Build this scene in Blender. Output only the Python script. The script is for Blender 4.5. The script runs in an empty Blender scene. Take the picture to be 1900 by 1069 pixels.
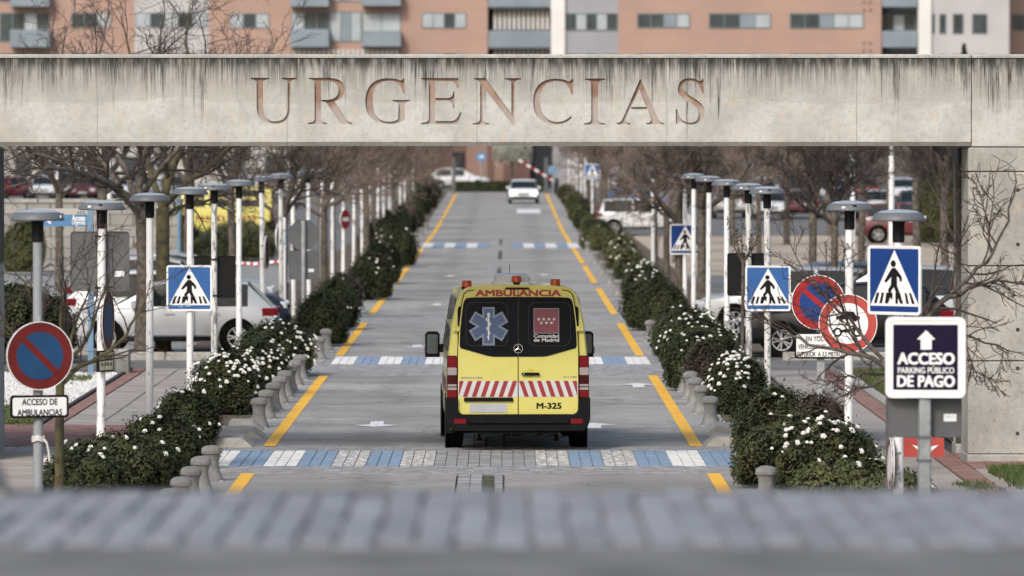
import bpy, math, random
import numpy as np
from mathutils import Vector, Matrix
from mathutils.geometry import tessellate_polygon

# ---------------------------------------------------------------- camera, light, exposure
SC = bpy.context.scene
COL = SC.collection
R = math.radians
CAM_Z = 4.28          # the photographer stands on a rise above the access road
FPX = 10800.0         # focal length in pixels of the 1900 px wide photograph
cam = bpy.data.cameras.new('camera')
cam.sensor_width = 36.0
cam.lens = 36.0 * FPX / 1900.0
cam.clip_start = 0.5
cam.clip_end = 3000
cam.dof.use_dof = True
cam.dof.focus_distance = 80.0
cam.dof.aperture_fstop = 2.9
cam_o = bpy.data.objects.new('camera', cam)
COL.objects.link(cam_o)
cam_o.location = (0, 0, CAM_Z)
cam_o.rotation_euler = (R(90) - math.atan(274.5 / FPX), 0, -math.atan(11 / FPX))
SC.camera = cam_o

TO_SUN = Vector((-0.60, -1.35, 1.15)).normalized()
sun = bpy.data.lights.new('sun', 'SUN')
sun.energy = 1.5
sun.angle = R(11.0)
sun.color = (1.0, 0.985, 0.96)
sun_o = bpy.data.objects.new('sun', sun)
COL.objects.link(sun_o)
sun_o.rotation_euler = TO_SUN.to_track_quat('Z', 'Y').to_euler()
sun_o.location = (-20, 20, 40)

world = bpy.data.worlds.new('World')
SC.world = world
world.use_nodes = True
wn = world.node_tree
for n in list(wn.nodes): wn.nodes.remove(n)
w_out = wn.nodes.new('ShaderNodeOutputWorld')
w_bg = wn.nodes.new('ShaderNodeBackground')
w_sky = wn.nodes.new('ShaderNodeTexSky')
w_sky.sky_type = 'NISHITA'
w_sky.sun_disc = False
w_sky.sun_elevation = math.asin(TO_SUN.z)
w_sky.sun_rotation = math.atan2(TO_SUN.x, TO_SUN.y)
w_sky.air_density = 1.2
w_sky.dust_density = 4.0
w_sky.ozone_density = 1.0
w_bg.inputs['Strength'].default_value = 0.115
wn.links.new(w_sky.outputs[0], w_bg.inputs[0])
wn.links.new(w_bg.outputs[0], w_out.inputs[0])

SC.view_settings.view_transform = 'Standard'
SC.view_settings.look = 'None'
SC.view_settings.gamma = 1.0
SC.view_settings.use_curve_mapping = False
SC.view_settings.exposure = 0.46
SC.render.engine = 'CYCLES'
SC.cycles.use_denoising = True
SC.cycles.max_bounces = 6
SC.cycles.transparent_max_bounces = 6
SC.cycles.sample_clamp_indirect = 8

# ---------------------------------------------------------------- measuring helpers
VPX, VPY = 939.0, 260.0
def X(px, Y): return (px - VPX) * Y / FPX
def Z(py, Y): return CAM_Z - (py - VPY) * Y / FPX
def gz(Y):
    """height of the ground along the road"""
    if Y <= 21.6: return 2.98
    if Y < 46: return 2.98 * (46 - Y) / 24.4
    if Y < 275: return 0.0
    return min(1.25, 0.0065 * (Y - 275))

# ---------------------------------------------------------------- mesh helpers
class MB:
    def __init__(s): s.v = []; s.f = []; s.m = []
    def add(s, vs, fs, m=0):
        o = len(s.v)
        s.v += [tuple(p) for p in vs]
        s.f += [tuple(i + o for i in f) for f in fs]
        s.m += [m] * len(fs)
        return s
    def box(s, x0, x1, y0, y1, z0, z1, m=0):
        return s.add([(x0,y0,z0),(x1,y0,z0),(x1,y1,z0),(x0,y1,z0),(x0,y0,z1),(x1,y0,z1),(x1,y1,z1),(x0,y1,z1)],
            [(0,3,2,1),(4,5,6,7),(0,1,5,4),(1,2,6,5),(2,3,7,6),(3,0,4,7)], m)
    def cbox(s, x0, x1, y0, y1, z0, z1, c=0.02, m=0):
        """box with chamfered vertical and top edges"""
        def ring(i, z): return [(x0+i+c,y0+i,z),(x1-i-c,y0+i,z),(x1-i,y0+i+c,z),(x1-i,y1-i-c,z),(x1-i-c,y1-i,z),(x0+i+c,y1-i,z),(x0+i,y1-i-c,z),(x0+i,y0+i+c,z)]
        vs = ring(0, z0) + ring(0, z1 - c) + ring(c, z1)
        fs = [tuple(range(7, -1, -1)), tuple(range(16, 24))]
        for k in range(2):
            for i in range(8):
                j = (i + 1) % 8
                fs.append((k*8+i, k*8+j, k*8+8+j, k*8+8+i))
        return s.add(vs, fs, m)
    def tube(s, pts, rad, n=6, caps=True, m=0):
        pts = [Vector(p) for p in pts]
        if not hasattr(rad, '__len__'): rad = [rad] * len(pts)
        vs, fs = [], []
        prev = None
        for i, p in enumerate(pts):
            d = (pts[min(i+1, len(pts)-1)] - pts[max(i-1, 0)])
            if d.length < 1e-9: d = Vector((0,0,1))
            d.normalize()
            if prev is None:
                a = Vector((0,1,0)) if abs(d.y) < 0.9 else Vector((1,0,0))
                u = d.cross(a).normalized()
            else:
                u = (prev - d * prev.dot(d))
                u = u.normalized() if u.length > 1e-6 else d.orthogonal().normalized()
            prev = u
            w = d.cross(u)
            for k in range(n):
                t = 2 * math.pi * k / n
                vs.append(p + (u * math.cos(t) + w * math.sin(t)) * rad[i])
        for i in range(len(pts) - 1):
            for k in range(n):
                j = (k + 1) % n
                fs.append((i*n+k, i*n+j, i*n+n+j, i*n+n+k))
        if caps:
            fs.append(tuple(range(n-1, -1, -1)))
            fs.append(tuple(range((len(pts)-1)*n, len(pts)*n)))
        return s.add(vs, fs, m)
    def lathe(s, prof, n=16, c=(0,0,0), axis='z', m=0):
        vs, fs = [], []
        for r, h in prof:
            for k in range(n):
                t = 2 * math.pi * k / n
                a, b = r * math.cos(t), r * math.sin(t)
                p = (a, b, h) if axis == 'z' else ((a, h, b) if axis == 'y' else (h, a, b))
                vs.append((p[0]+c[0], p[1]+c[1], p[2]+c[2]))
        for i in range(len(prof) - 1):
            for k in range(n):
                j = (k + 1) % n
                q = (i*n+k, i*n+j, i*n+n+j, i*n+n+k)
                fs.append(q if axis != 'y' else q[::-1])
        fs.append(tuple(range(n-1, -1, -1)) if axis != 'y' else tuple(range(n)))
        L = len(prof) - 1
        fs.append(tuple(range(L*n, L*n+n)) if axis != 'y' else tuple(range(L*n+n-1, L*n-1, -1)))
        return s.add(vs, fs, m)
    def flat(s, loops, y, m=0):
        """polygon with holes in the XZ plane, facing -Y"""
        pl = [[Vector((p[0], p[1], 0)) for p in lp] for lp in loops]
        tris = tessellate_polygon(pl)
        pts = [p for lp in loops for p in lp]
        fs = []
        for t in tris:
            a, b, c = [pts[i] for i in t]
            cr = (b[0]-a[0])*(c[1]-a[1]) - (b[1]-a[1])*(c[0]-a[0])
            if abs(cr) < 1e-12: continue
            fs.append(tuple(t) if cr > 0 else (t[0], t[2], t[1]))
        return s.add([(p[0], y, p[1]) for p in pts], fs, m)
    def walls(s, loop, y0, y1, m=0):
        n = len(loop)
        ar = sum(loop[i][0]*loop[(i+1)%n][1] - loop[(i+1)%n][0]*loop[i][1] for i in range(n))
        vs = [(p[0], y0, p[1]) for p in loop] + [(p[0], y1, p[1]) for p in loop]
        fs = []
        for i in range(n):
            j = (i + 1) % n
            q = (i, i+n, j+n, j)
            fs.append(q if ar > 0 else q[::-1])
        return s.add(vs, fs, m)
    def prism(s, loop, y0, y1, m=0, back=True):
        s.flat([loop], y0, m)
        s.walls(loop, y0, y1, m)
        if back:
            k = len(s.f)
            s.flat([loop], y1, m)
            for i in range(k, len(s.f)): s.f[i] = s.f[i][::-1]
        return s
    def xf(s, M):
        s.v = [tuple(M @ Vector(p)) for p in s.v]
        return s

def rrect(x0, x1, z0, z1, r, n=4):
    out = []
    for cx, cz, a0 in ((x1-r, z0+r, -90), (x1-r, z1-r, 0), (x0+r, z1-r, 90), (x0+r, z0+r, 180)):
        for k in range(n + 1):
            a = R(a0 + 90 * k / n)
            out.append((cx + r*math.cos(a), cz + r*math.sin(a)))
    return out
def circle(cx, cz, r, n=40, rz=None):
    return [(cx + r*math.cos(2*math.pi*k/n), cz + (rz or r)*math.sin(2*math.pi*k/n)) for k in range(n)]

def mesh_of(name, mb, mats, smooth=None):
    me = bpy.data.meshes.new(name)
    me.from_pydata(mb.v, [], mb.f)
    if not isinstance(mats, (list, tuple)): mats = [mats]
    for m in mats: me.materials.append(m)
    if len(mats) > 1: me.polygons.foreach_set('material_index', mb.m)
    if smooth is not None:
        me.polygons.foreach_set('use_smooth', [True] * len(mb.f))
        me.set_sharp_from_angle(angle=R(smooth))
    me.update()
    return me
def link(name, me, parent=None, loc=None, rot=None, scale=None):
    o = bpy.data.objects.new(name, me)
    COL.objects.link(o)
    if parent: o.parent = parent
    if loc is not None: o.location = loc
    if rot is not None: o.rotation_euler = rot
    if scale is not None: o.scale = scale if hasattr(scale, '__len__') else (scale,)*3
    return o
def obj(name, mb, mats, parent=None, smooth=None, loc=None, rot=None, label=None):
    o = link(name, mesh_of(name, mb, mats, smooth), parent, loc, rot)
    if label: o['label'] = label
    return o
def tag(o, label, cat, group=None):
    o['label'] = label; o['category'] = cat
    if group: o['group'] = group
    return o
def thing(name, label, cat, loc=(0,0,0), rotz=0, group=None):
    o = bpy.data.objects.new(name, None)
    o.empty_display_size = 0.2
    COL.objects.link(o)
    o.location = loc; o.rotation_euler = (0, 0, rotz)
    return tag(o, label, cat, group)
def structure(o):
    o['kind'] = 'structure'; return o
def stuff(o):
    o['kind'] = 'stuff'; return o
def dup(root, loc=None, rotz=None, label=None, group=None, scale=None):
    r = root.copy(); COL.objects.link(r)
    if loc is not None: r.location = loc
    if rotz is not None: r.rotation_euler = (0, 0, rotz)
    if label: r['label'] = label
    if group: r['group'] = group
    if scale is not None: r.scale = scale if hasattr(scale, '__len__') else (scale,)*3
    for ch in list(root.children):
        c = ch.copy(); COL.objects.link(c); c.parent = r
        for g in list(ch.children):
            d = g.copy(); COL.objects.link(d); d.parent = c
    return r
def move(o, loc, rotz=0):
    o.location = loc; o.rotation_euler = (0, 0, rotz); return o

# ---------------------------------------------------------------- materials
def nodes_of(name):
    m = bpy.data.materials.new(name)
    m.use_nodes = True
    nt = m.node_tree
    b = nt.nodes['Principled BSDF']
    return m, nt, b
def N(nt, kind, **kw):
    n = nt.nodes.new('ShaderNode' + kind)
    for k, v in kw.items():
        if k in n.inputs: n.inputs[k].default_value = v
        else: setattr(n, k, v)
    return n
def coords(nt, scale=(1,1,1), src='Object'):
    tc = N(nt, 'TexCoord')
    mp = N(nt, 'Mapping')
    mp.inputs['Scale'].default_value = scale
    nt.links.new(tc.outputs[src], mp.inputs['Vector'])
    return mp.outputs[0]
def noise(nt, vec, scale, detail=4, rough=0.55):
    n = N(nt, 'TexNoise')
    n.inputs['Scale'].default_value = scale
    n.inputs['Detail'].default_value = detail
    n.inputs['Roughness'].default_value = rough
    nt.links.new(vec, n.inputs['Vector'])
    return n.outputs['Fac']
def ramp(nt, fac, p0, p1, c0=0.0, c1=1.0):
    n = N(nt, 'MapRange')
    n.interpolation_type = 'SMOOTHSTEP'
    n.inputs['From Min'].default_value = p0; n.inputs['From Max'].default_value = p1
    n.inputs['To Min'].default_value = c0; n.inputs['To Max'].default_value = c1
    nt.links.new(fac, n.inputs['Value'])
    return n.outputs[0]
def math_n(nt, op, a, b=None, clamp=False):
    n = N(nt, 'Math', operation=op)
    n.use_clamp = clamp
    for i, q in enumerate((a, b)):
        if q is None: continue
        if isinstance(q, (int, float)): n.inputs[i].default_value = q
        else: nt.links.new(q, n.inputs[i])
    return n.outputs[0]
def mix(nt, fac, a, b, blend='MIX'):
    n = N(nt, 'Mix', data_type='RGBA', blend_type=blend)
    if isinstance(fac, (int, float)): n.inputs[0].default_value = fac
    else: nt.links.new(fac, n.inputs[0])
    for i, q in ((6, a), (7, b)):
        if isinstance(q, (tuple, list)): n.inputs[i].default_value = (*q[:3], 1)
        else: nt.links.new(q, n.inputs[i])
    return n.outputs[2]
def bump(nt, b, h, strength=0.3, dist=0.02):
    n = N(nt, 'Bump')
    n.inputs['Strength'].default_value = strength
    n.inputs['Distance'].default_value = dist
    nt.links.new(h, n.inputs['Height'])
    nt.links.new(n.outputs[0], b.inputs['Normal'])
def scl(c, k): return tuple(min(1, x * k) for x in c)
def mat(name, c, rough=0.7, metal=0.0, var=0.12, scale=6.0, c2=None, bmp=0.0, bscale=40.0, coat=0.0, spec=0.5, fine=0.0, island=0.0):
    m, nt, b = nodes_of(name)
    vec = coords(nt)
    f = ramp(nt, noise(nt, vec, scale, 5), 0.3, 0.7)
    colr = mix(nt, f, scl(c, 1 - var), c2 if c2 else scl(c, 1 + var))
    if fine:
        colr = mix(nt, ramp(nt, noise(nt, vec, scale * 14, 3), 0.35, 0.65, 0, fine), colr, scl(c, 0.45))
    if island:
        g = N(nt, 'NewGeometry')
        colr = mix(nt, ramp(nt, g.outputs['Random Per Island'], 0, 1, 0, island), colr, scl(c, 0.35))
    nt.links.new(colr, b.inputs['Base Color'])
    b.inputs['Roughness'].default_value = rough
    b.inputs['Metallic'].default_value = metal
    b.inputs['Specular IOR Level'].default_value = spec
    if coat:
        b.inputs['Coat Weight'].default_value = coat
        b.inputs['Coat Roughness'].default_value = 0.06
    if bmp: bump(nt, b, noise(nt, vec, bscale, 4), bmp)
    return m
def pieces(name, c, rough=0.8, var=0.25, scale=6.0, c2=None, bmp=0.2, bscale=40):
    """like mat() but every object that carries it gets its own shade"""
    m, nt, b = nodes_of(name)
    vec = coords(nt)
    oi = N(nt, 'ObjectInfo')
    g = N(nt, 'NewGeometry')
    rnd = math_n(nt, 'FRACT', math_n(nt, 'ADD', oi.outputs['Random'], g.outputs['Random Per Island']))
    base = mix(nt, rnd, scl(c, 1 - var), c2 if c2 else scl(c, 1 + var))
    f = ramp(nt, noise(nt, vec, scale, 5), 0.3, 0.75, 0.0, 0.45)
    colr = mix(nt, f, base, scl(c, 0.6))
    nt.links.new(colr, b.inputs['Base Color'])
    b.inputs['Roughness'].default_value = rough
    if bmp: bump(nt, b, noise(nt, vec, bscale, 4), bmp)
    return m
def glow(name, c, s):
    m, nt, b = nodes_of(name)
    b.inputs['Base Color'].default_value = (*c, 1)
    b.inputs['Emission Color'].default_value = (*c, 1)
    b.inputs['Emission Strength'].default_value = s
    return m

def concrete_mat(name, stains=True, tint=(0.485, 0.49, 0.472)):
    m, nt, b = nodes_of(name)
    tc = N(nt, 'TexCoord')
    sep = N(nt, 'SeparateXYZ')
    nt.links.new(tc.outputs['Object'], sep.inputs[0])
    obj_c = tc.outputs['Object']
    def scaled(sc):
        mp = N(nt, 'Mapping'); mp.inputs['Scale'].default_value = sc
        nt.links.new(obj_c, mp.inputs['Vector']); return mp.outputs[0]
    cloud = noise(nt, scaled((1, 1, 1)), 1.6, 6, 0.65)
    col = mix(nt, ramp(nt, cloud, 0.32, 0.68), scl(tint, 0.80), scl(tint, 1.10))
    mot = noise(nt, scaled((1, 1, 1)), 13, 5, 0.75)
    col = mix(nt, ramp(nt, mot, 0.45, 0.68, 0, 0.38), col, scl(tint, 0.55))
    beige = noise(nt, scaled((5, 5, 2.2)), 1.3, 5, 0.7)
    col = mix(nt, ramp(nt, beige, 0.5, 0.7, 0, 0.55), col, (0.50, 0.42, 0.33))
    if stains:
        z, x = sep.outputs['Z'], sep.outputs['X']
        # darker weathered upper half, wavy lower edge
        wav = noise(nt, scaled((0.55, 0, 0)), 1.0, 4, 0.6)
        edge = math_n(nt, 'ADD', math_n(nt, 'MULTIPLY', wav, 0.42), 4.56)
        up = ramp(nt, math_n(nt, 'SUBTRACT', z, edge), 0.0, 0.03)
        col = mix(nt, math_n(nt, 'MULTIPLY', up, 0.30), col, (0.30, 0.29, 0.26))
        # soot that thickens towards the coping, broken up in patches and fine vertical threads
        patch = noise(nt, scaled((1.1, 0, 0.5)), 1.0, 5, 0.7)
        thread = noise(nt, scaled((34, 0, 0.9)), 1.0, 6, 0.75)
        soot = math_n(nt, 'MULTIPLY', ramp(nt, z, 4.78, 5.34), ramp(nt, patch, 0.3, 0.68, 0.25, 1.0))
        soot = math_n(nt, 'MULTIPLY', soot, ramp(nt, thread, 0.40, 0.58, 0.08, 1.0))
        col = mix(nt, math_n(nt, 'MULTIPLY', soot, 0.92), col, (0.07, 0.068, 0.062))
        # longer single runs of grime below the coping, gathered in places
        lng = noise(nt, scaled((9.5, 0, 0.10)), 1.0, 6, 0.8)
        wide = noise(nt, scaled((0.55, 0, 0)), 1.0, 3)
        length = math_n(nt, 'MULTIPLY', ramp(nt, lng, 0.38, 0.72), ramp(nt, wide, 0.38, 0.62, 0.45, 1.45))
        top = math_n(nt, 'SUBTRACT', 5.36, length)
        run = ramp(nt, math_n(nt, 'SUBTRACT', z, top), -0.02, 0.40)
        fine = noise(nt, scaled((40, 0, 2.2)), 1.0, 5, 0.7)
        run = math_n(nt, 'MULTIPLY', run, ramp(nt, fine, 0.40, 0.60, 0.15, 1.0))
        col = mix(nt, math_n(nt, 'MULTIPLY', run, 0.93), col, (0.04, 0.04, 0.037))
        lip = ramp(nt, z, 5.17, 5.335)
        ln = noise(nt, scaled((11, 0, 2)), 1.0, 5, 0.7)
        col = mix(nt, math_n(nt, 'MULTIPLY', lip, ramp(nt, ln, 0.36, 0.58, 0.15, 0.95)), col, (0.035, 0.035, 0.032))
        # pale lime runs
        pale = noise(nt, scaled((18, 0, 0.9)), 1.0, 4, 0.7)
        col = mix(nt, math_n(nt, 'MULTIPLY', ramp(nt, pale, 0.6, 0.72, 0, 0.6), ramp(nt, z, 4.7, 5.1)), col, (0.70, 0.69, 0.65))
        # formwork hairlines every 2.5 m
        fx = math_n(nt, 'ABSOLUTE', math_n(nt, 'SUBTRACT', math_n(nt, 'FRACT', math_n(nt, 'DIVIDE', math_n(nt, 'ADD', x, 0.385+25.1), 2.51)), 0.5))
        hair = ramp(nt, fx, 0.4972, 0.4982)
        col = mix(nt, math_n(nt, 'MULTIPLY', hair, 0.45), col, (0.12, 0.11, 0.10))
    spk = noise(nt, scaled((1, 1, 1)), 34, 2, 0.5)
    col = mix(nt, ramp(nt, spk, 0.685, 0.72, 0, 0.8), col, (0.08, 0.075, 0.07))
    nt.links.new(col, b.inputs['Base Color'])
    b.inputs['Roughness'].default_value = 0.9
    b.inputs['Specular IOR Level'].default_value = 0.25
    h = math_n(nt, 'ADD', noise(nt, scaled((1, 1, 1)), 9, 5, 0.6), math_n(nt, 'MULTIPLY', noise(nt, scaled((1, 1, 1)), 60, 3), 0.5))
    bump(nt, b, h, 0.35, 0.012)
    return m
def road_mat():
    m, nt, b = nodes_of('road concrete')
    tc = N(nt, 'TexCoord')
    g = N(nt, 'NewGeometry')
    oi = N(nt, 'ObjectInfo')
    def sc(s):
        mp = N(nt, 'Mapping'); mp.inputs['Scale'].default_value = s
        nt.links.new(g.outputs['Position'], mp.inputs['Vector']); return mp.outputs[0]
    base = mix(nt, oi.outputs['Random'], (0.325, 0.312, 0.292), (0.385, 0.37, 0.348))
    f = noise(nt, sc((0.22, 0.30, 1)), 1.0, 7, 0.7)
    col = mix(nt, ramp(nt, f, 0.38, 0.64, 0, 0.85), base, (0.215, 0.207, 0.197))  # broad dark blotches, tree-shadow bands across the road painted into the tone
    f2 = noise(nt, sc((2.2, 0.08, 1)), 1.0, 5, 0.7)   # tyre-polished bands along the lanes
    col = mix(nt, ramp(nt, f2, 0.48, 0.72, 0, 0.45), col, (0.25, 0.24, 0.228))
    f3 = noise(nt, sc((9, 3, 1)), 1.0, 4, 0.7)
    col = mix(nt, ramp(nt, f3, 0.55, 0.75, 0, 0.35), col, (0.50, 0.465, 0.42))
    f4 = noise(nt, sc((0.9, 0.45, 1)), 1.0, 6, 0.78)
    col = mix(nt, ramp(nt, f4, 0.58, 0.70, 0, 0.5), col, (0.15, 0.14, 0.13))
    vor = N(nt, 'TexVoronoi'); vor.feature = 'DISTANCE_TO_EDGE'; vor.inputs['Scale'].default_value = 0.35
    wv = N(nt, 'VectorMath', operation='ADD'); nz = N(nt, 'TexNoise'); nz.inputs['Scale'].default_value = 1.3
    nt.links.new(g.outputs['Position'], nz.inputs['Vector']); nt.links.new(sc((1, 0.6, 1)), wv.inputs[0]); nt.links.new(nz.outputs['Color'], wv.inputs[1])
    nt.links.new(wv.outputs[0], vor.inputs['Vector'])
    col = mix(nt, ramp(nt, vor.outputs['Distance'], 0.0, 0.012, 0.55, 0.0), col, (0.09, 0.085, 0.08))
    px_ = N(nt, 'SeparateXYZ'); nt.links.new(g.outputs['Position'], px_.inputs[0])
    lane = math_n(nt, 'ABSOLUTE', math_n(nt, 'SUBTRACT', math_n(nt, 'ABSOLUTE', math_n(nt, 'ADD', px_.outputs[0], 0.33)), 1.55))
    oil = math_n(nt, 'MULTIPLY', ramp(nt, lane, 0.1, 0.55, 0.45, 0.0), ramp(nt, noise(nt, sc((0.8, 0.25, 1)), 1.0, 5, 0.7), 0.35, 0.65))
    col = mix(nt, oil, col, (0.15, 0.143, 0.135))
    nt.links.new(col, b.inputs['Base Color'])
    b.inputs['Roughness'].default_value = 0.85
    b.inputs['Specular IOR Level'].default_value = 0.3
    bump(nt, b, noise(nt, sc((1,1,1)), 45, 4), 0.25, 0.01)
    return m
def worn_paint(name, c, wear=0.55, under=(0.25, 0.24, 0.23), scale=(7, 2.2, 1)):
    m, nt, b = nodes_of(name)
    g = N(nt, 'NewGeometry')
    mp = N(nt, 'Mapping'); mp.inputs['Scale'].default_value = scale
    nt.links.new(g.outputs['Position'], mp.inputs['Vector'])
    f = noise(nt, mp.outputs[0], 1.6, 7, 0.8)
    col = mix(nt, ramp(nt, f, wear, wear + 0.07, 0, 0.85), c, under)
    f2 = noise(nt, mp.outputs[0], 0.35, 3)
    col = mix(nt, ramp(nt, f2, 0.35, 0.7, 0, 0.25), col, scl(c, 0.6))
    nt.links.new(col, b.inputs['Base Color'])
    b.inputs['Roughness'].default_value = 0.75
    return m
def peeling_post(name, c, under, wear):
    m, nt, b = nodes_of(name)
    vec = coords(nt, (9, 9, 2.4))
    oi = N(nt, 'ObjectInfo')
    add = N(nt, 'VectorMath', operation='ADD')
    comb = N(nt, 'CombineXYZ')
    nt.links.new(math_n(nt, 'MULTIPLY', oi.outputs['Random'], 40.0), comb.inputs[2])
    nt.links.new(vec, add.inputs[0]); nt.links.new(comb.outputs[0], add.inputs[1])
    f = noise(nt, add.outputs[0], 1.5, 6, 0.75)
    f1 = ramp(nt, f, wear, wear + 0.03)
    col = mix(nt, f1, c, under)
    f2 = noise(nt, add.outputs[0], 3.0, 4, 0.7)
    col = mix(nt, ramp(nt, f2, 0.62, 0.7, 0, 0.5), col, scl(under, 0.7))
    nt.links.new(col, b.inputs['Base Color'])
    b.inputs['Roughness'].default_value = 0.55
    return m
def leaf_mat(name, c, c2, c3):
    m, nt, b = nodes_of(name)
    g = N(nt, 'NewGeometry')
    oi = N(nt, 'ObjectInfo')
    col = mix(nt, ramp(nt, g.outputs['Random Per Island'], 0.05, 0.95), c, c2)
    vec = coords(nt)
    col = mix(nt, ramp(nt, noise(nt, vec, 2.6, 3), 0.45, 0.7, 0, 0.75), col, c3)
    col = mix(nt, ramp(nt, oi.outputs['Random'], 0, 1, 0, 0.35), col, scl(c, 1.2))
    nt.links.new(col, b.inputs['Base Color'])
    b.inputs['Roughness'].default_value = 0.55
    b.inputs['Specular IOR Level'].default_value = 0.18
    return m
def lens_mat(name, c, rough=0.15):
    m, nt, b = nodes_of(name)
    b.inputs['Base Color'].default_value = (*c, 1)
    b.inputs['Roughness'].default_value = rough
    b.inputs['Specular IOR Level'].default_value = 0.3
    vec = coords(nt)
    bump(nt, b, noise(nt, vec, 60, 2), 0.3, 0.004)
    return m
def paint(name, c, flake=0.0):
    m, nt, b = nodes_of(name)
    vec = coords(nt)
    col = mix(nt, ramp(nt, noise(nt, vec, 2.0, 4), 0.4, 0.75, 0, 0.22), c, scl(c, 0.72))
    nt.links.new(col, b.inputs['Base Color'])
    b.inputs['Roughness'].default_value = 0.38
    b.inputs['Metallic'].default_value = flake
    b.inputs['Coat Weight'].default_value = 0.55 if sum(c) > 0.1 else 0.18
    if sum(c) < 0.1: b.inputs['Specular IOR Level'].default_value = 0.25
    b.inputs['Coat Roughness'].default_value = 0.08
    return m

M = {}
M['concrete'] = concrete_mat('stained beam concrete')
M['pillar'] = concrete_mat('cast concrete', stains=False, tint=(0.37, 0.368, 0.345))
M['coping'] = concrete_mat('coping concrete', stains=False, tint=(0.40, 0.395, 0.37))
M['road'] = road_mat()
M['joint'] = mat('dark joint dirt', (0.045, 0.042, 0.038), 0.95, var=0.3, scale=3)
M['fore_asphalt'] = mat('foreground asphalt', (0.155, 0.155, 0.157), 0.9, var=0.32, scale=2.2, fine=0.25, bmp=0.2)
M['asphalt'] = mat('worn asphalt', (0.15, 0.148, 0.145), 0.9, var=0.2, scale=0.6, fine=0.25, bmp=0.2)
M['joint_pale'] = mat('sanded joint', (0.20, 0.20, 0.203), 0.95, var=0.25, scale=8)
M['sett'] = pieces('granite sett', (0.285, 0.288, 0.30), 0.75, 0.28, 3.0, bmp=0.4, bscale=25)
M['fore_sett'] = pieces('foreground granite sett', (0.25, 0.26, 0.285), 0.7, 0.22, 3.0, bmp=0.4, bscale=25)
M['stripe_white'] = worn_paint('worn white road paint', (0.74, 0.74, 0.73), 0.55)
M['stripe_blue'] = worn_paint('worn blue road paint', (0.205, 0.30, 0.43), 0.53, under=(0.22, 0.25, 0.30))
M['stripe_worn'] = worn_paint('very worn white road paint', (0.62, 0.62, 0.61), 0.46)
M['yellow'] = worn_paint('yellow road paint', (0.86, 0.47, 0.04), 0.60, under=(0.45, 0.3, 0.12))
M['slab'] = pieces('paving slab', (0.34, 0.305, 0.275), 0.85, 0.10, 2.0, bmp=0.25)
M['redbrick'] = pieces('red paving brick', (0.27, 0.155, 0.135), 0.85, 0.2, 5.0, bmp=0.3)
M['kerb'] = mat('kerb concrete', (0.36, 0.345, 0.315), 0.9, var=0.2, scale=4, fine=0.25, bmp=0.35)
M['soil'] = mat('brown soil', (0.12, 0.085, 0.06), 0.95, var=0.35, scale=5, fine=0.4, bmp=0.6)
M['sand'] = mat('sandy earth', (0.42, 0.345, 0.27), 0.95, var=0.18, scale=0.25, fine=0.15)
M['gravel'] = pieces('white gravel', (0.60, 0.60, 0.60), 0.85, 0.3, 20.0, bmp=0)
M['bollard'] = mat('bollard concrete', (0.215, 0.213, 0.208), 0.85, var=0.25, scale=7, fine=0.3, bmp=0.4)
M['post_white'] = peeling_post('peeling white post paint', (0.78, 0.78, 0.78), (0.36, 0.38, 0.40), 0.575)
M['post_grey'] = peeling_post('grey post paint', (0.26, 0.28, 0.30), (0.55, 0.56, 0.57), 0.66)
M['post_worn'] = peeling_post('badly peeling post paint', (0.62, 0.62, 0.61), (0.20, 0.20, 0.20), 0.53)
M['galv'] = mat('galvanised steel', (0.36, 0.385, 0.40), 0.5, 0.55, 0.2, 9)
M['head'] = mat('lamp head grey', (0.115, 0.125, 0.14), 0.5, var=0.1, scale=5)
M['lens_top'] = mat('lamp top dome', (0.33, 0.37, 0.40), 0.35, var=0.08, scale=5)
M['black'] = mat('black plastic', (0.008, 0.008, 0.009), 0.55, spec=0.25, var=0.25, scale=6)
M['sign_white'] = mat('white sign face', (0.78, 0.79, 0.80), 0.4, var=0.05, scale=3)
M['sign_blue'] = mat('blue sign face', (0.034, 0.115, 0.32), 0.5, var=0.08, scale=3, spec=0.25)
M['sign_blue_deep'] = mat('deep blue sign face', (0.010, 0.042, 0.19), 0.5, var=0.06, scale=3, spec=0.2)
M['sign_navy'] = mat('navy sign face', (0.009, 0.006, 0.028), 0.55, var=0.1, scale=3, spec=0.12)
M['sign_red'] = mat('red sign ring', (0.30, 0.018, 0.022), 0.5, var=0.1, scale=4, spec=0.2)
M['sign_red_dark'] = mat('faded dark red ring', (0.13, 0.017, 0.016), 0.5, var=0.12, scale=4, spec=0.2)
M['sign_red_pale'] = mat('faded pale red ring', (0.38, 0.065, 0.055), 0.5, var=0.12, scale=4, spec=0.2)
M['sign_blue_dull'] = mat('dull blue sign face', (0.016, 0.062, 0.15), 0.5, var=0.1, scale=4, spec=0.2)
M['sign_back'] = mat('grey sign back', (0.098, 0.104, 0.112), 0.5, 0.2, 0.1, 4)
M['sign_back_black'] = mat('black sign back', (0.007, 0.0075, 0.008), 0.6, var=0.15, scale=4, spec=0.2)
M['ink'] = mat('black sign print', (0.008, 0.008, 0.009), 0.6, var=0.1, scale=4, spec=0.15)
M['sticker'] = mat('pale sticker', (0.55, 0.66, 0.72), 0.5, var=0.15, scale=30)
M['aged_plate'] = mat('yellowed small plate', (0.42, 0.40, 0.27), 0.6, var=0.3, scale=22)
M['bark'] = mat('grey brown bark', (0.085, 0.071, 0.060), 0.95, var=0.4, scale=9, c2=(0.15, 0.128, 0.105), bmp=0.8, bscale=30)
M['bark_moss'] = mat('mossy bark', (0.085, 0.072, 0.052), 0.95, var=0.4, scale=6, c2=(0.13, 0.115, 0.05), bmp=0.8, bscale=30)
M['twig'] = mat('brown twigs', (0.068, 0.056, 0.048), 0.9, var=0.3, scale=3, c2=(0.115, 0.09, 0.074))
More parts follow.
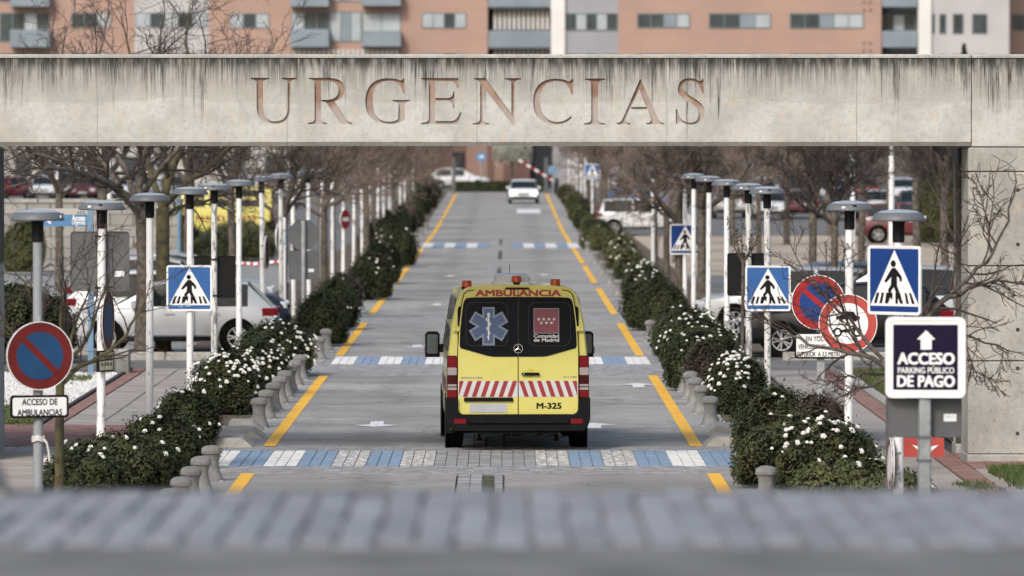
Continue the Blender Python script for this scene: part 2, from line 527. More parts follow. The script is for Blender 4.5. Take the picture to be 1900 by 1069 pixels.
M['twig_red'] = mat('reddish twigs', (0.062, 0.043, 0.038), 0.9, var=0.35, scale=3)
M['bark_dark'] = mat('dark grey bark', (0.075, 0.064, 0.055), 0.95, var=0.4, scale=9, c2=(0.13, 0.11, 0.095), bmp=0.8, bscale=30)
M['twig_dark'] = mat('dark twigs', (0.055, 0.045, 0.040), 0.9, var=0.3, scale=3)
M['twig_far'] = mat('tan brown twigs', (0.145, 0.112, 0.091), 0.9, var=0.3, scale=2)
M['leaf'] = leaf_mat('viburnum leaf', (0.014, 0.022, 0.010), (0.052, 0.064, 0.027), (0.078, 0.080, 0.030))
M['leaf_lime'] = leaf_mat('lighter green leaf', (0.05, 0.062, 0.025), (0.12, 0.13, 0.055), (0.15, 0.14, 0.06))
M['leaf_purple'] = leaf_mat('purple brown leaf', (0.032, 0.027, 0.021), (0.075, 0.060, 0.048), (0.062, 0.058, 0.034))
M['stem_shade'] = mat('inner stem shade', (0.010, 0.009, 0.007), 0.95, var=0.4, scale=12, spec=0.05)  # near-black core: shade between the inner stems painted into the colour
M['petal'] = mat('white blossom', (0.80, 0.80, 0.76), 0.7, var=0.05, scale=30)
M['grass'] = leaf_mat('grass blades', (0.055, 0.085, 0.03), (0.13, 0.17, 0.06), (0.17, 0.16, 0.07))
M['moss'] = mat('dark moss', (0.055, 0.065, 0.035), 0.95, var=0.4, scale=8)
M['yellow_van'] = paint('fluorescent yellow paint', (0.595, 0.542, 0.142))
M['dark_glass'] = mat('dark tinted glass', (0.006, 0.007, 0.009), 0.10, var=0.2, scale=2, spec=0.22)
M['car_glass'] = mat('car window glass', (0.012, 0.016, 0.017), 0.06, var=0.2, scale=2, spec=0.32)
M['tyre'] = mat('tyre rubber', (0.006, 0.006, 0.006), 0.9, spec=0.08, var=0.2, scale=10, bmp=0.3, bscale=60)
M['rubber'] = mat('black bumper plastic', (0.006, 0.0065, 0.007), 0.6, var=0.2, scale=8, bmp=0.1, bscale=120, spec=0.12)
M['under'] = mat('underbody grime', (0.006, 0.006, 0.005), 0.95, spec=0.05, var=0.4, scale=8)
M['rim'] = mat('alloy rim', (0.55, 0.56, 0.57), 0.35, 0.75, 0.08, 6)
M['chrome'] = mat('chrome', (0.70, 0.71, 0.72), 0.18, 0.95, 0.04, 6)
M['lens_red'] = lens_mat('red lamp lens', (0.15, 0.006, 0.010))
M['lens_dark_red'] = lens_mat('dark red lamp lens', (0.045, 0.004, 0.005))
M['lens_clear'] = lens_mat('clear lamp lens', (0.30, 0.26, 0.26))
M['lens_amber'] = lens_mat('amber beacon', (0.42, 0.06, 0.012))
M['reflect_red'] = mat('red reflective film', (0.27, 0.022, 0.028), 0.45, var=0.06, scale=4)
M['reflect_white'] = mat('white reflective film', (0.52, 0.53, 0.53), 0.45, var=0.05, scale=4)
M['decal_blue'] = mat('blue decal', (0.05, 0.08, 0.16), 0.4, var=0.08, scale=4)
M['decal_line'] = mat('pale decal line', (0.26, 0.30, 0.36), 0.4, var=0.05, scale=4)
M['decal_wine'] = mat('wine red decal', (0.16, 0.04, 0.055), 0.4, var=0.06, scale=4)
M['text_red'] = mat('dark red lettering', (0.31, 0.022, 0.026), 0.45, var=0.06, scale=4)
M['plate'] = mat('number plate', (0.37, 0.39, 0.43), 0.5, var=0.05, scale=5)
M['housing'] = mat('off white housing', (0.60, 0.60, 0.565), 0.5, var=0.08, scale=5)
M['headlight'] = glow('lit headlight', (0.93, 1.0, 0.97), 7.0)
M['headlight_off'] = lens_mat('unlit headlight', (0.50, 0.53, 0.55))
for nm, c, fl in (('white', (0.56, 0.58, 0.60), 0), ('brightwhite', (0.80, 0.82, 0.84), 0), ('palesilver', (0.44, 0.455, 0.475), 0.15), ('silver', (0.40, 0.42, 0.435), 0.4), ('black', (0.005, 0.0055, 0.006), 0),
                  ('navy', (0.016, 0.022, 0.038), 0), ('red', (0.24, 0.022, 0.026), 0), ('darkred', (0.11, 0.016, 0.024), 0),
                  ('bluegrey', (0.10, 0.15, 0.20), 0.2), ('grey', (0.16, 0.165, 0.17), 0.2), ('blue', (0.04, 0.12, 0.33), 0)):
    M['car_' + nm] = paint(nm + ' car paint', c, fl)
def brick_facade():
    m, nt, b = nodes_of('salmon brick facade')
    c = (0.385, 0.258, 0.21)
    col = mix(nt, ramp(nt, noise(nt, coords(nt), 0.22, 4), 0.3, 0.7), scl(c, 0.94), scl(c, 1.05))
    col = mix(nt, ramp(nt, noise(nt, coords(nt, (0.15, 0.15, 5.0)), 1.0, 4, 0.7), 0.42, 0.7, 0, 0.35), col, scl(c, 0.78))
    nt.links.new(col, b.inputs['Base Color']); b.inputs['Roughness'].default_value = 0.9
    return m
M['facade_brick'] = brick_facade()
M['entrance_brick'] = mat('entrance brick', (0.23, 0.145, 0.115), 0.9, var=0.1, scale=0.5)
M['garage'] = mat('grey brown garage wall', (0.085, 0.075, 0.07), 0.9, var=0.2, scale=0.3)
M['facade_dark'] = mat('dark brick', (0.12, 0.07, 0.058), 0.9, var=0.12, scale=0.5)
M['facade_grey'] = mat('grey facade panel', (0.30, 0.30, 0.325), 0.8, var=0.06, scale=0.4)
M['facade_pale'] = mat('pale facade panel', (0.44, 0.43, 0.44), 0.8, var=0.06, scale=0.4)
M['facade_white'] = mat('white facade column', (0.68, 0.67, 0.65), 0.8, var=0.05, scale=0.4)
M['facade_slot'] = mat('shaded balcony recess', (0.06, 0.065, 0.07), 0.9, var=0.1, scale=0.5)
M['balcony'] = mat('blue grey balcony front', (0.20, 0.245, 0.285), 0.6, var=0.08, scale=0.8)
M['win_frame'] = mat('window frame', (0.13, 0.16, 0.17), 0.6, var=0.1, scale=2)
M['win_glass'] = mat('window glass', (0.045, 0.062, 0.07), 0.12, var=0.35, scale=0.7)
M['win_blind'] = mat('window blind', (0.36, 0.40, 0.42), 0.7, var=0.1, scale=0.9)
M['slat_white'] = mat('white balcony slat', (0.55, 0.53, 0.52), 0.7, var=0.08, scale=2)
M['stone'] = pieces('retaining wall block', (0.31, 0.30, 0.28), 0.9, 0.15, 2.0, bmp=0.3)
M['wall_pale'] = mat('pale rendered wall', (0.42, 0.41, 0.39), 0.9, var=0.06, scale=0.3)
M['post_blue'] = mat('light blue post', (0.14, 0.25, 0.37), 0.5, var=0.1, scale=4)
M['blue_panel'] = mat('mid blue panel', (0.075, 0.20, 0.38), 0.5, var=0.06, scale=3)
M['leaf_pale'] = leaf_mat('pale spring blossom', (0.30, 0.30, 0.25), (0.50, 0.50, 0.44), (0.25, 0.27, 0.18))
M['tape_red'] = mat('red tape', (0.50, 0.05, 0.05), 0.6, var=0.1, scale=3)
M['etch'] = mat('etched line', (.022,.024,.027), .4)
M['recess'] = mat('handle recess yellow', (.52,.45,.065), .5)
M['mirror'] = mat('mirror glass', (.22,.25,.25), .05, .95)
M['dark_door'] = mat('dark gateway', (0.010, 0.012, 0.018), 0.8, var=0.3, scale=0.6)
def rust_mat():
    m, nt, b = nodes_of('rusty letter paint')
    vec = coords(nt)
    f = noise(nt, vec, 4.5, 6, 0.7)
    col = mix(nt, ramp(nt, f, 0.35, 0.65), (0.22, 0.128, 0.093), (0.34, 0.24, 0.19))
    sep = N(nt, 'SeparateXYZ'); nt.links.new(vec, sep.inputs[0])
    worn = math_n(nt, 'ADD', math_n(nt, 'MULTIPLY', noise(nt, vec, 3.0, 4), 0.5), math_n(nt, 'MULTIPLY', sep.outputs['Z'], -0.55))
    col = mix(nt, ramp(nt, worn, -2.47, -2.30, 0, 0.75), col, (0.40, 0.365, 0.345))
    nt.links.new(col, b.inputs['Base Color'])
    b.inputs['Roughness'].default_value = 0.9
    bump(nt, b, noise(nt, vec, 30, 4), 0.3)
    return m
M['rust'] = rust_mat()

# ---------------------------------------------------------------- lettering
def text_mb(body, height, bold=0.0, width=None, shear=0.0):
    """flat lettering in the XZ plane, centred on x = 0 with its baseline at z = 0"""
    cu = bpy.data.curves.new('lettering', 'FONT')
    cu.body = body; cu.shear = shear; cu.resolution_u = 3
    o = bpy.data.objects.new('lettering', cu)
    COL.objects.link(o)
    dg = bpy.context.evaluated_depsgraph_get()
    me = bpy.data.meshes.new_from_object(o.evaluated_get(dg))
    vs = [tuple(v.co) for v in me.vertices]
    fs = [tuple(p.vertices) for p in me.polygons]
    bpy.data.objects.remove(o); bpy.data.curves.remove(cu); bpy.data.meshes.remove(me)
    k = height / 0.729
    x0 = min(v[0] for v in vs); x1 = max(v[0] for v in vs)
    kx = (width / (x1 - x0)) if width else k
    mb = MB()
    fs2 = []
    for f in fs:
        a, b_, c = vs[f[0]], vs[f[1]], vs[f[2]]
        cr = (b_[0]-a[0])*(c[1]-a[1]) - (b_[1]-a[1])*(c[0]-a[0])
        fs2.append(f if cr > 0 else f[::-1])
    d = bold * height
    for i, (ox, oz) in enumerate(((0, 0), (d, d*.6), (-d, d*.6), (d, -d*.6), (-d, -d*.6), (d, 0), (-d, 0))):
        mb.add([((v[0] - (x0+x1)/2) * kx + ox, -.00025*i, v[1] * k + oz) for v in vs], fs2)
        if not bold: break
    return mb
TEXTS = {}
def text(key, x=0, y=0, z=0):
    b, mb = TEXTS[key], MB()
    return mb.add([(v[0]+x, v[1]+y, v[2]+z) for v in b.v], b.f)
for key, args in {
    'acceso_de': ('ACCESO DE', 0.072, 0.02, 0.395), 'ambulancias': ('AMBULANCIAS', 0.072, 0.02, 0.50),
    'todo1': ('EN TODO EL', 0.066, 0.012, 0.39), 'todo2': ('VEHICULOS DE ANCHO', 0.066, 0.012, 0.60), 'todo3': ('SUPERIOR  A 3,5 METROS', 0.066, 0.012, 0.63),
    'acceso': ('ACCESO', 0.110, 0.055, 0.53), 'parking': ('PARKING PÚBLICO', 0.058, 0.025, 0.53), 'pago': ('DE PAGO', 0.110, 0.055, 0.535),
    'ambulancia': ('AMBULANCIA', 0.086, 0.085, 1.165), 'comunidad': ('Comunidad', 0.05, 0.03, 0.345), 'madrid': ('de Madrid', 0.05, 0.03, 0.345),
    'unit': ('M-325', 0.083, 0.055, 0.335), 'badge1': ('SPRINTER', 0.026, 0.06, 0.30), 'badge2': ('311 CDI', 0.026, 0.06, 0.175),
    'sign_acceso': ('Acceso', 0.10, 0.04, 0.245), 'sign_urg': ('Urgencias', 0.09, 0.02, 0.245),
    }.items():
    TEXTS[key] = text_mb(*args)
M['kerb_dark'] = mat('dark sett joint', (0.14, 0.14, 0.142), 0.95, var=0.7, scale=1.6)
rng = random.Random(7)
# ================================================================= ground and roads
def sheet(x0, x1, ys, dz, mb=None, nx=1):
    mb = mb or MB()
    vs, fs = [], []
    for y in ys:
        for i in range(nx + 1):
            vs.append((x0 + (x1 - x0) * i / nx, y, gz(y) + dz))
    w = nx + 1
    for j in range(len(ys) - 1):
        for i in range(nx):
            fs.append((j*w+i, j*w+i+1, j*w+w+i+1, j*w+w+i))
    return mb.add(vs, fs)
PROFILE = [-60, 0, 10, 21.6, 30, 38, 46, 60, 100, 160, 220, 275, 320, 380, 440, 470, 600, 1500]
structure(obj('terrain', sheet(-900, 900, PROFILE, -0.16), M['soil']))
M['pale_asphalt'] = mat('pale worn asphalt', (0.27, 0.265, 0.258), 0.9, var=0.15, scale=0.5, fine=0.2, bmp=0.2)
structure(obj('parking_ground', sheet(-60, -3.95, [110, 140, 165, 180, 200], -0.03), M['pale_asphalt']))
structure(obj('parking_ground', sheet(3.35, 60, [110, 140, 165, 185], -0.03), M['asphalt']))
structure(obj('sandy_ground', sheet(5.0, 90, [185, 220, 262], -0.026), M['sand']))
structure(obj('far_parking_ground', sheet(5.0, 120, [262, 275, 320, 380, 440], -0.022), M['asphalt']))
structure(obj('far_parking_ground', sheet(-120, -5.0, [200, 240, 275, 320, 380, 440], -0.022), M['asphalt']))
structure(obj('cross_street', sheet(-40, -3.95, [108.6, 110.5, 113.4], -0.012), M['asphalt']))
structure(obj('cross_street', sheet(3.35, 40, [107.6, 110.5, 113.4], -0.012), M['asphalt']))

# the access road: a dark bed carrying single concrete slabs, then one sheet in the distance
XL, XR = -3.95, 3.35
road = structure(obj('road', sheet(XL, XR, [46, 74, 110, 158], -0.05), M['joint']))
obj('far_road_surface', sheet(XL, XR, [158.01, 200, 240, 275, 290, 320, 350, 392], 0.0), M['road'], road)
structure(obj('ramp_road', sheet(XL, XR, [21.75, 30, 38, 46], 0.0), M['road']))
structure(obj('junction_road', sheet(-60, 60, [392.01, 410], 0.0), M['asphalt']))
TABLES = [(74.6, 81.2), (105.8, 115.4), (136.0, 143.0)]
def slab_mesh(w, d, h, c):
    mb = MB(); mb.cbox(-w/2, w/2, -d/2, d/2, -h, 0, c); return mb
SLABM = {}
def slab_piece(name, parent, x0, x1, y0, y1, z, h, m, c=0.012, jit=0.0):
    w, d = round(x1 - x0, 3), round(y1 - y0, 3)
    key = (w, d, h, m)
    if key not in SLABM: SLABM[key] = mesh_of(name, slab_mesh(w, d, h, c), M[m])
    o = link(name, SLABM[key], parent, ((x0+x1)/2, (y0+y1)/2, z + rng.uniform(-jit, jit)))
    return o
y = 46.0
stops = sorted([a for a, b in TABLES] + [b for a, b in TABLES] + [158])
segs = [(46.0, 74.6), (81.2, 105.8), (115.4, 136.0), (143.0, 158.0)]
for a, b in segs:
    n = max(1, round((b - a) / 4.05)); d = (b - a) / n
    for i in range(n):
        for x0, x1 in ((XL, -0.62), (-0.03, XR)):
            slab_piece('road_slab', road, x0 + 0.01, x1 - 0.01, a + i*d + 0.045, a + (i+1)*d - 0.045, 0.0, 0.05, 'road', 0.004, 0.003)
# drain strip of setts and moss along the middle
mb = MB(); ms = MB(); rr = random.Random(3)
yy = 46.0
while yy < 250:
    if not any(a <= yy <= b for a, b in TABLES):
        for x0, w0 in ((-0.605, .15), (-0.45, .15), (-0.145, .10)):
            for q in (0, .1, .2):
                mb.box(x0 + .003, x0 + w0 - .003, yy + q + .003, yy + q + .097, -0.04, rr.uniform(-0.006, 0.004))
        if rr.random() < (0.35 + 0.5 * math.sin(yy * 0.21)):
            ms.box(-0.295, -0.15, yy, yy + 0.3, -0.04, 0.004 + rr.uniform(0, .01))
    yy += 0.3
stuff(obj('drain_setts', mb, M['sett'], road))
stuff(obj('drain_moss', ms, M['moss'], road))
# raised tables of setts, painted in stripes
structure(obj('drain_bed', sheet(-0.615, -0.035, [46, 74.6], -0.014), M['joint_pale'], None)); structure(obj('drain_bed', sheet(-0.615, -0.035, [81.2, 105.8], -0.014), M['joint_pale'])); structure(obj('drain_bed', sheet(-0.615, -0.035, [115.4, 136], -0.014), M['joint_pale']))
W = 0.449
def stripe_kind(t, x):
    if t == 0:
        k = math.floor((x + 3.647) / W)
        return {-1: 1, 0: 2, 1: 1, 2: 2, 3: 3, 4: 2, 5: 3, 9: 3, 10: 2, 11: 3, 12: 2, 13: 1, 14: 2, 15: 1}.get(k, 0)
    if x < -0.3:
        k = math.floor((x + 3.364) / W)
        return 0 if k < 0 else (1 if k % 2 == 0 else 2)
    k = math.floor((2.74 - x) / W)
    return 0 if k < 0 else (1 if k % 2 == 0 else 2)
for t, ((y0, y1), (p0, p1)) in enumerate(zip(TABLES, ((76.3, 80.1), (111.0, 114.8), (0, 0)))):
    bed = structure(obj('crossing_bed', sheet(XL, XR, [y0, y1], -0.010), M['joint_pale']))
    mb = MB()
    sw, sd = W / 3, 0.115
    nrow = int((y1 - y0) / sd)
    off = -3.647 if t == 0 else -3.364
    for j in range(nrow):
        ya = y0 + j * sd
        x = off - 6 * sw + (sw / 2 if j % 2 and not (p0 < ya < p1) else 0)
        while x < XR:
            xa, xb = max(x, XL), min(x + sw, XR)
            if xb - xa > 0.05:
                mi = stripe_kind(t, (xa + xb) / 2) if p0 <= ya <= p1 else 0
                h = 0.004 + rr.uniform(-0.003, 0.003)
                a, b_, c, d = xa + 0.002, xb - 0.002, ya + 0.002, ya + sd - 0.002
                mb.add([(a,c,-0.03),(b_,c,-0.03),(b_,d,-0.03),(a,d,-0.03),(a+.005,c+.005,h),(b_-.005,c+.005,h),(b_-.005,d-.005,h),(a+.005,d-.005,h)],
                       [(4,5,6,7),(0,1,5,4),(1,2,6,5),(2,3,7,6),(3,0,4,7)], mi)
            x += sw
    stuff(obj('crossing_setts', mb, [M['sett'], M['stripe_white'], M['stripe_blue'], M['stripe_worn']], bed))
def marking(name, poly, z, m):
    mb = MB()
    mb.flat([poly], 0)
    mb.v = [(v[0], v[2], gz(v[2]) + z) for v in mb.v]
    return structure(obj(name, mb, M[m]))
for xc in (-3.31, 2.66):
    for a, b in ((46, 74.6), (81.2, 105.8), (115.4, 136), (143, 168), (174, 198), (202, 231), (241, 300), (304, 386)):
        n = max(1, int((b - a) / 12)); mb = MB()
        sheet(xc - 0.088, xc + 0.088, [a + (b - a) * i / n for i in range(n + 1)], 0.006, mb)
        structure(obj('yellow_line', mb, M['yellow']))
for x0, mm in [(-3.4 + 0.45 * i, 'stripe_white' if i % 2 == 0 else 'stripe_blue') for i in range(6)] + [(0.25 + 0.45 * i, 'stripe_blue' if i % 2 == 0 else 'stripe_white') for i in range(6)]:
    mb = MB(); sheet(x0, x0 + 0.43, [231, 241], 0.008, mb)
    structure(obj('crossing_stripe', mb, M[mm]))
def arrow(x, Y, toward=True, k=1.0):
    s = -1 if toward else 1
    p = [(-.10, 0), (.10, 0), (.10, 1.0*s), (.35, 1.15*s), (0, 1.75*s), (-.35, 1.15*s), (-.10, 1.0*s)]
    marking('lane_arrow', [(x + a * k, Y + b * k) for a, b in p], 0.008, 'stripe_white')
for a in ((-1.95, 88.4, True), (-1.85, 121.5, True), (-1.8, 152, True), (-1.75, 184, True), (1.32, 86.2, False), (2.3, 100.5, False), (1.4, 124, False), (1.3, 152, False), (1.2, 184, False)):
    arrow(*a)
mb = MB(); sheet(0.6, 1.9, [318, 330], 0.008, mb); structure(obj('stop_line', mb, M['stripe_white']))

# foreground: the crest of the rise, setts laid end to end
fore = structure(obj('foreground_road', MB().add([(-9,-60,2.975),(9,-60,2.975),(9,18.72,2.975),(-9,18.72,2.975)], [(0,1,2,3)]), M['fore_asphalt']))
bed = structure(obj('foreground_sett_bed', MB().add([(-9,18.72,2.962),(9,18.72,2.962),(9,21.75,2.962),(-9,21.75,2.962)], [(0,1,2,3)]), M['kerb_dark']))
sx, sy = 0.127, 0.335
mb0 = MB(); mb0.cbox(-sx/2 + .005, sx/2 - .005, -sy/2 + .0005, sy/2 - .0005, 0, 0.055, 0.007)
SETT = mesh_of('sett', mb0, M['fore_sett'])
rest = MB()
for i in range(-34, 35):
    for j in range(8):
        x, yv = i * sx + 0.02, 18.74 + sy * (j + 0.5)
        if abs(i) <= 15:
            o = link('sett', SETT, bed, (x + rng.uniform(-.007, .007), yv + (.16 if i % 2 else 0) - .08, 2.928 + rng.uniform(-0.0015, 0.0015)), (rng.uniform(-.006, .006), rng.uniform(-.02, .02), rng.uniform(-.012, .012)), (rng.uniform(.92, 1.04), 1, 1))
        else:
            rest.box(x - sx/2 + .006, x + sx/2 - .006, yv - sy/2 + .006, yv + sy/2 - .006, 2.93, 2.98 + rng.uniform(-.008, .006))
structure(obj('crest_strip', MB().box(-9, 9, 21.51, 21.765, 2.80, 2.972), M['fore_asphalt']))
stuff(obj('outer_setts', rest, M['fore_sett'], bed))

# pavements -------------------------------------------------------------------------------
def pavement(name, base, areas, bricks=()):
    p = structure(obj(name, base, M['joint']))
    for x0, x1, y0, y1, dx, dy in areas:
        ny = max(1, round((y1 - y0) / dy)); d = (y1 - y0) / ny
        nx = max(1, round((x1 - x0) / dx)); w = (x1 - x0) / nx
        for j in range(ny):
            for i in range(nx):
                slab_piece('paving_slab', p, x0 + i*w + .008, x0 + (i+1)*w - .008, y0 + j*d + .02, y0 + (j+1)*d - .02, 0.03, 0.04, 'slab', 0.01, 0.004)
    if bricks:
        mb = MB()
        for x0, x1, y0, y1 in bricks:
            yb = y0; j = 0
            while yb < y1 - 0.02:
                xb = x0 - (0.1 if j % 2 else 0)
                while xb < x1 - 0.02:
                    a, b_ = max(xb, x0), min(xb + 0.2, x1)
                    if b_ - a > 0.03: mb.box(a + .004, b_ - .004, yb + .004, min(yb + .1, y1) - .004, -0.01, 0.03 + rng.uniform(-.004, .004))
                    xb += 0.2
                yb += 0.1; j += 1
        stuff(obj('brick_border', mb, M['redbrick'], p))
    return p
b1 = sheet(-12, -5.45, [60, 80, 87], -0.012); sheet(-6.92, -5.45, [87.01, 108.6], -0.012, b1)
pavement('left_pavement', b1, [(-11.8, -5.5, 64, 80.6, 1.3, 1.25), (-6.66, -5.5, 87, 108.4, 0.6, 1.2)],
         [(-11.8, -5.5, 80.65, 86.9), (-6.92, -6.68, 87.0, 108.4)])
b2 = sheet(4.75, 13, [62, 79, 80.6], -0.012); sheet(4.75, 6.3, [80.61, 107.6], -0.012, b2)
pavement('right_pavement', b2, [(4.8, 5.72, 62.5, 107.4, 0.95, 1.25), (6.06, 12, 62.5, 70.0, 1.2, 1.25), (6.06, 9, 70.0, 75.2, 1.5, 1.25)],
         [(5.74, 6.04, 62.5, 107.4), (6.06, 9, 75.25, 76.95), (6.06, 9, 78.4, 79.4)])
structure(obj('planting_bed', sheet(-5.45, XL, [46, 75], 0.0), M['soil']))
structure(obj('planting_bed', sheet(-5.45, XL, [84.5, 108.4], 0.0), M['soil']))
structure(obj('planting_bed', sheet(XR, 4.75, [46, 75], 0.0), M['soil']))
structure(obj('planting_bed', sheet(XR, 4.75, [86.5, 107.4], 0.0), M['soil']))
structure(obj('planting_bed', sheet(-6.5, XL, [115.4, 200, 275, 330, 388], 0.01), M['soil']))
structure(obj('planting_bed', sheet(XR, 5.6, [115.4, 200, 275, 330, 388], 0.01), M['soil']))
structure(obj('crossing_landing', sheet(-5.45, XL, [75.01, 84.49], 0.0), M['kerb']))
structure(obj('crossing_landing', sheet(XR, 4.75, [75.01, 86.49], 0.0), M['kerb']))
# beds beside the pavements: white gravel, red earth, grass
structure(obj('garden_bed', sheet(-14, -6.98, [86.95, 108.4], -0.0), M['soil']))
mb = MB(); rg = random.Random(5)
def pebble(mb, x, y, z, r, rg):
    a = rg.uniform(0, 6.28); q = rg.uniform(.6, 1)
    c, s_ = math.cos(a) * r, math.sin(a) * r
    mb.add([(x+c, y+s_, z), (x-s_*q, y+c*q, z), (x-c, y-s_, z), (x+s_*q, y-c*q, z), (x, y, z + r*rg.uniform(.5,.9)), (x, y, z - r*.4)],
           [(0,1,4),(1,2,4),(2,3,4),(3,0,4)])
for _ in range(15000):
    yv = rg.uniform(93.5, 106.6); xv = rg.uniform(-11.0, -7.08)
    if yv < 96 + 1.2 * math.sin(xv * 1.7) and rg.random() < .8: continue
    pebble(mb, xv, yv, 0.005, rg.uniform(0.03, 0.06), rg)
stuff(obj('white_gravel', mb, M['gravel']))
tagd = obj('bed_edging', MB().box(-7.02, -6.95, 87.0, 108.3, -0.02, 0.055), M['joint']); structure(tagd)
def tuft(mb, x, y, z, h, rg, n=4):
    for _ in range(n):
        a = rg.uniform(0, 6.28); l = rg.uniform(.5, 1) * h; w = 0.008
        dx, dy = math.cos(a) * l * .45, math.sin(a) * l * .45
        px, py = math.cos(a + 1.57) * w, math.sin(a + 1.57) * w
        mb.add([(x-px, y-py, z), (x+px, y+py, z), (x+dx*.5+px*.6, y+dy*.5+py*.6, z+l*.7), (x+dx, y+dy, z+l)], [(0,1,2),(0,2,3)])
mb = MB()
for _ in range(2600): tuft(mb, rg.uniform(-9.5, -7.1), rg.gauss(90, 1.6), 0, .09, rg)
for _ in range(350): tuft(mb, rg.uniform(-8.4, -7.4), rg.gauss(103.5, .7), 0, .10, rg)
stuff(obj('weedy_grass', mb, M['grass']))
structure(obj('lawn_ground', sheet(6.32, 13, [81.5, 107.4], 0.0), M['soil']))
mb = MB()
for _ in range(12000): tuft(mb, rg.uniform(6.35, 9.5), rg.uniform(94, 107), 0, .13, rg)
stuff(obj('lawn_grass', mb, M['grass']))
mb = MB()
for _ in range(3200):
    xv = rg.uniform(6.15, 8.2); yv = rg.uniform(70.4, 74.2)
    if xv - 6.15 < (74.2 - yv) * .12 * rg.random(): continue
    tuft(mb, xv, yv, 0.02, .17, rg)
for _ in range(160): tuft(mb, rg.gauss(5.75, .12), rg.gauss(71.2, .5), 0.03, .06, rg)
stuff(obj('verge_grass', mb, M['grass']))
mb = MB()
for x, s in ((XL, -1), (XR, 1)):
    for _ in range(900): tuft(mb, x + s * rg.uniform(-.12, .25), rg.uniform(60, 150), 0.0, .07, rg, 3)
stuff(obj('roadside_weeds', mb, M['grass']))
# kerb stones round the parking
def kerb_run(label_name, x0, x1, y0, y1, h, n, axis='x'):
    k = structure(obj(label_name, MB().box(x0+.03, x1-.03, y0+.03, y1-.03, -0.05, h - 0.02), M['joint']))
    for i in range(n):
        if axis == 'x':
            a, b_ = x0 + (x1-x0)*i/n, x0 + (x1-x0)*(i+1)/n
            slab_piece('kerb_stone', k, a + .006, b_ - .006, y0, y1, h, h + .05, 'kerb', 0.02)
        else:
            a, b_ = y0 + (y1-y0)*i/n, y0 + (y1-y0)*(i+1)/n
            slab_piece('kerb_stone', k, x0, x1, a + .006, b_ - .006, h, h + .05, 'kerb', 0.02)
kerb_run('kerb', -14, -5.6, 113.5, 113.75, 0.14, 8)
kerb_run('kerb', 5.4, 14, 113.5, 113.75, 0.14, 8)
kerb_run('kerb', 6.1, 6.28, 84, 107.5, 0.05, 24, 'y')

# ================================================================= the concrete gateway
BY = 77.0
def path(*items):
    out = []
    for it in items:
        if len(it) == 2: out.append(it)
        else:
            a = out[-1]; c = it[:2]; e = it[2:]
            for k in range(1, 8):
                t = k / 7
                out.append(((1-t)**2*a[0] + 2*t*(1-t)*c[0] + t*t*e[0], (1-t)**2*a[1] + 2*t*(1-t)*c[1] + t*t*e[1]))
    return out
LET = [
 ('U', 450, path((88,85),(288,85),(288,98),(235,100,222,135),(222,400),(225,548,345,548),(482,548,485,400),(485,135),(482,100,420,98),(420,85),(580,85),(580,98),(515,102,512,140),(512,400),(510,577,345,577),(155,577,152,400),(152,140),(150,100,88,98)), None),
 ('R', 450, path((710,85),(930,85),(1090,95,1092,205),(1092,300,985,338),(1105,520),(1130,560,1175,565),(1175,577),(1055,577),(893,345),(838,335),(838,520),(838,560,903,565),(903,577),(700,577),(700,565),(768,560,770,520),(770,140),(768,100,710,98)),
   path((840,120),(920,120),(1028,130,1028,210),(1028,316,900,320),(840,320))),
 ('G', 450, path((1728,92),(1735,250),(1722,250),(1690,118,1560,115),(1390,125,1390,320),(1392,550,1560,552),(1640,552,1662,520),(1668,370),(1665,338,1605,333),(1605,320),(1788,320),(1788,333),(1738,338,1735,370),(1735,530),(1660,578,1560,578),(1310,570,1312,330),(1318,95,1550,88),(1640,90,1690,112),(1712,112,1718,92)), None),
 ('E', 770, path((68,87),(466,87),(466,195),(450,195),(440,122,370,120),(214,120),(214,300),(350,300),(405,298,410,232),(422,232),(422,410),(408,410),(400,330,350,325),(214,325),(214,545),(380,545),(450,545,482,452),(496,452),(462,580),(66,580),(66,567),(145,560,148,520),(148,140),(145,102,68,100)), None),
 ('N', 770, path((630,87),(755,87),(1030,470),(1030,150),(1028,102,958,100),(958,88),(1134,88),(1134,100),(1066,104,1062,150),(1062,588),(1045,588),(728,180),(728,525),(730,568,795,570),(795,582),(618,582),(618,570),(692,566,696,525),(696,150),(690,102,630,100)), None),
 ('C', 770, path((1670,100),(1688,100),(1688,262),(1672,262),(1645,120,1510,117),(1340,125,1338,330),(1342,550,1520,555),(1610,550,1665,492),(1676,505),(1620,582,1500,582),(1262,575,1262,335),(1265,98,1500,93),(1590,95,1635,122),(1660,125,1669,102)), None),
 ('I', 1060, path((145,92),(362,92),(362,105),(290,110,286,150),(286,525),(290,568,357,570),(357,583),(138,583),(138,570),(208,566,213,525),(213,150),(210,108,145,105)), None),
 ('A', 1060, path((736,92),(925,520),(945,562,990,566),(990,580),(802,580),(802,567),(860,562,850,520),(815,420),(622,420),(580,520),(570,562,630,566),(630,580),(485,580),(485,567),(530,562,548,520)), [(728,205),(800,395),(638,395)]),
 ('S', 1060, path((1398,98),(1410,98),(1412,250),(1400,250),(1370,118,1270,118),(1195,120,1195,185),(1195,240,1290,290),(1422,360,1422,445),(1420,583,1275,585),(1205,582,1165,555),(1145,550,1132,575),(1116,575),(1116,420),(1130,420),(1155,560,1270,563),(1360,560,1360,470),(1360,400,1270,350),(1138,280,1138,210),(1140,90,1265,88),(1330,90,1360,118),(1385,122,1397,100)), None),
]
def lw(ox, pts): return [(X(ox + p[0]/5.757, BY), Z(130 + p[1]/5.757, BY)) for p in pts]
XJ = X(1802, BY); ZB, ZC, ZT = Z(271, BY), Z(108, BY), Z(102.5, BY)
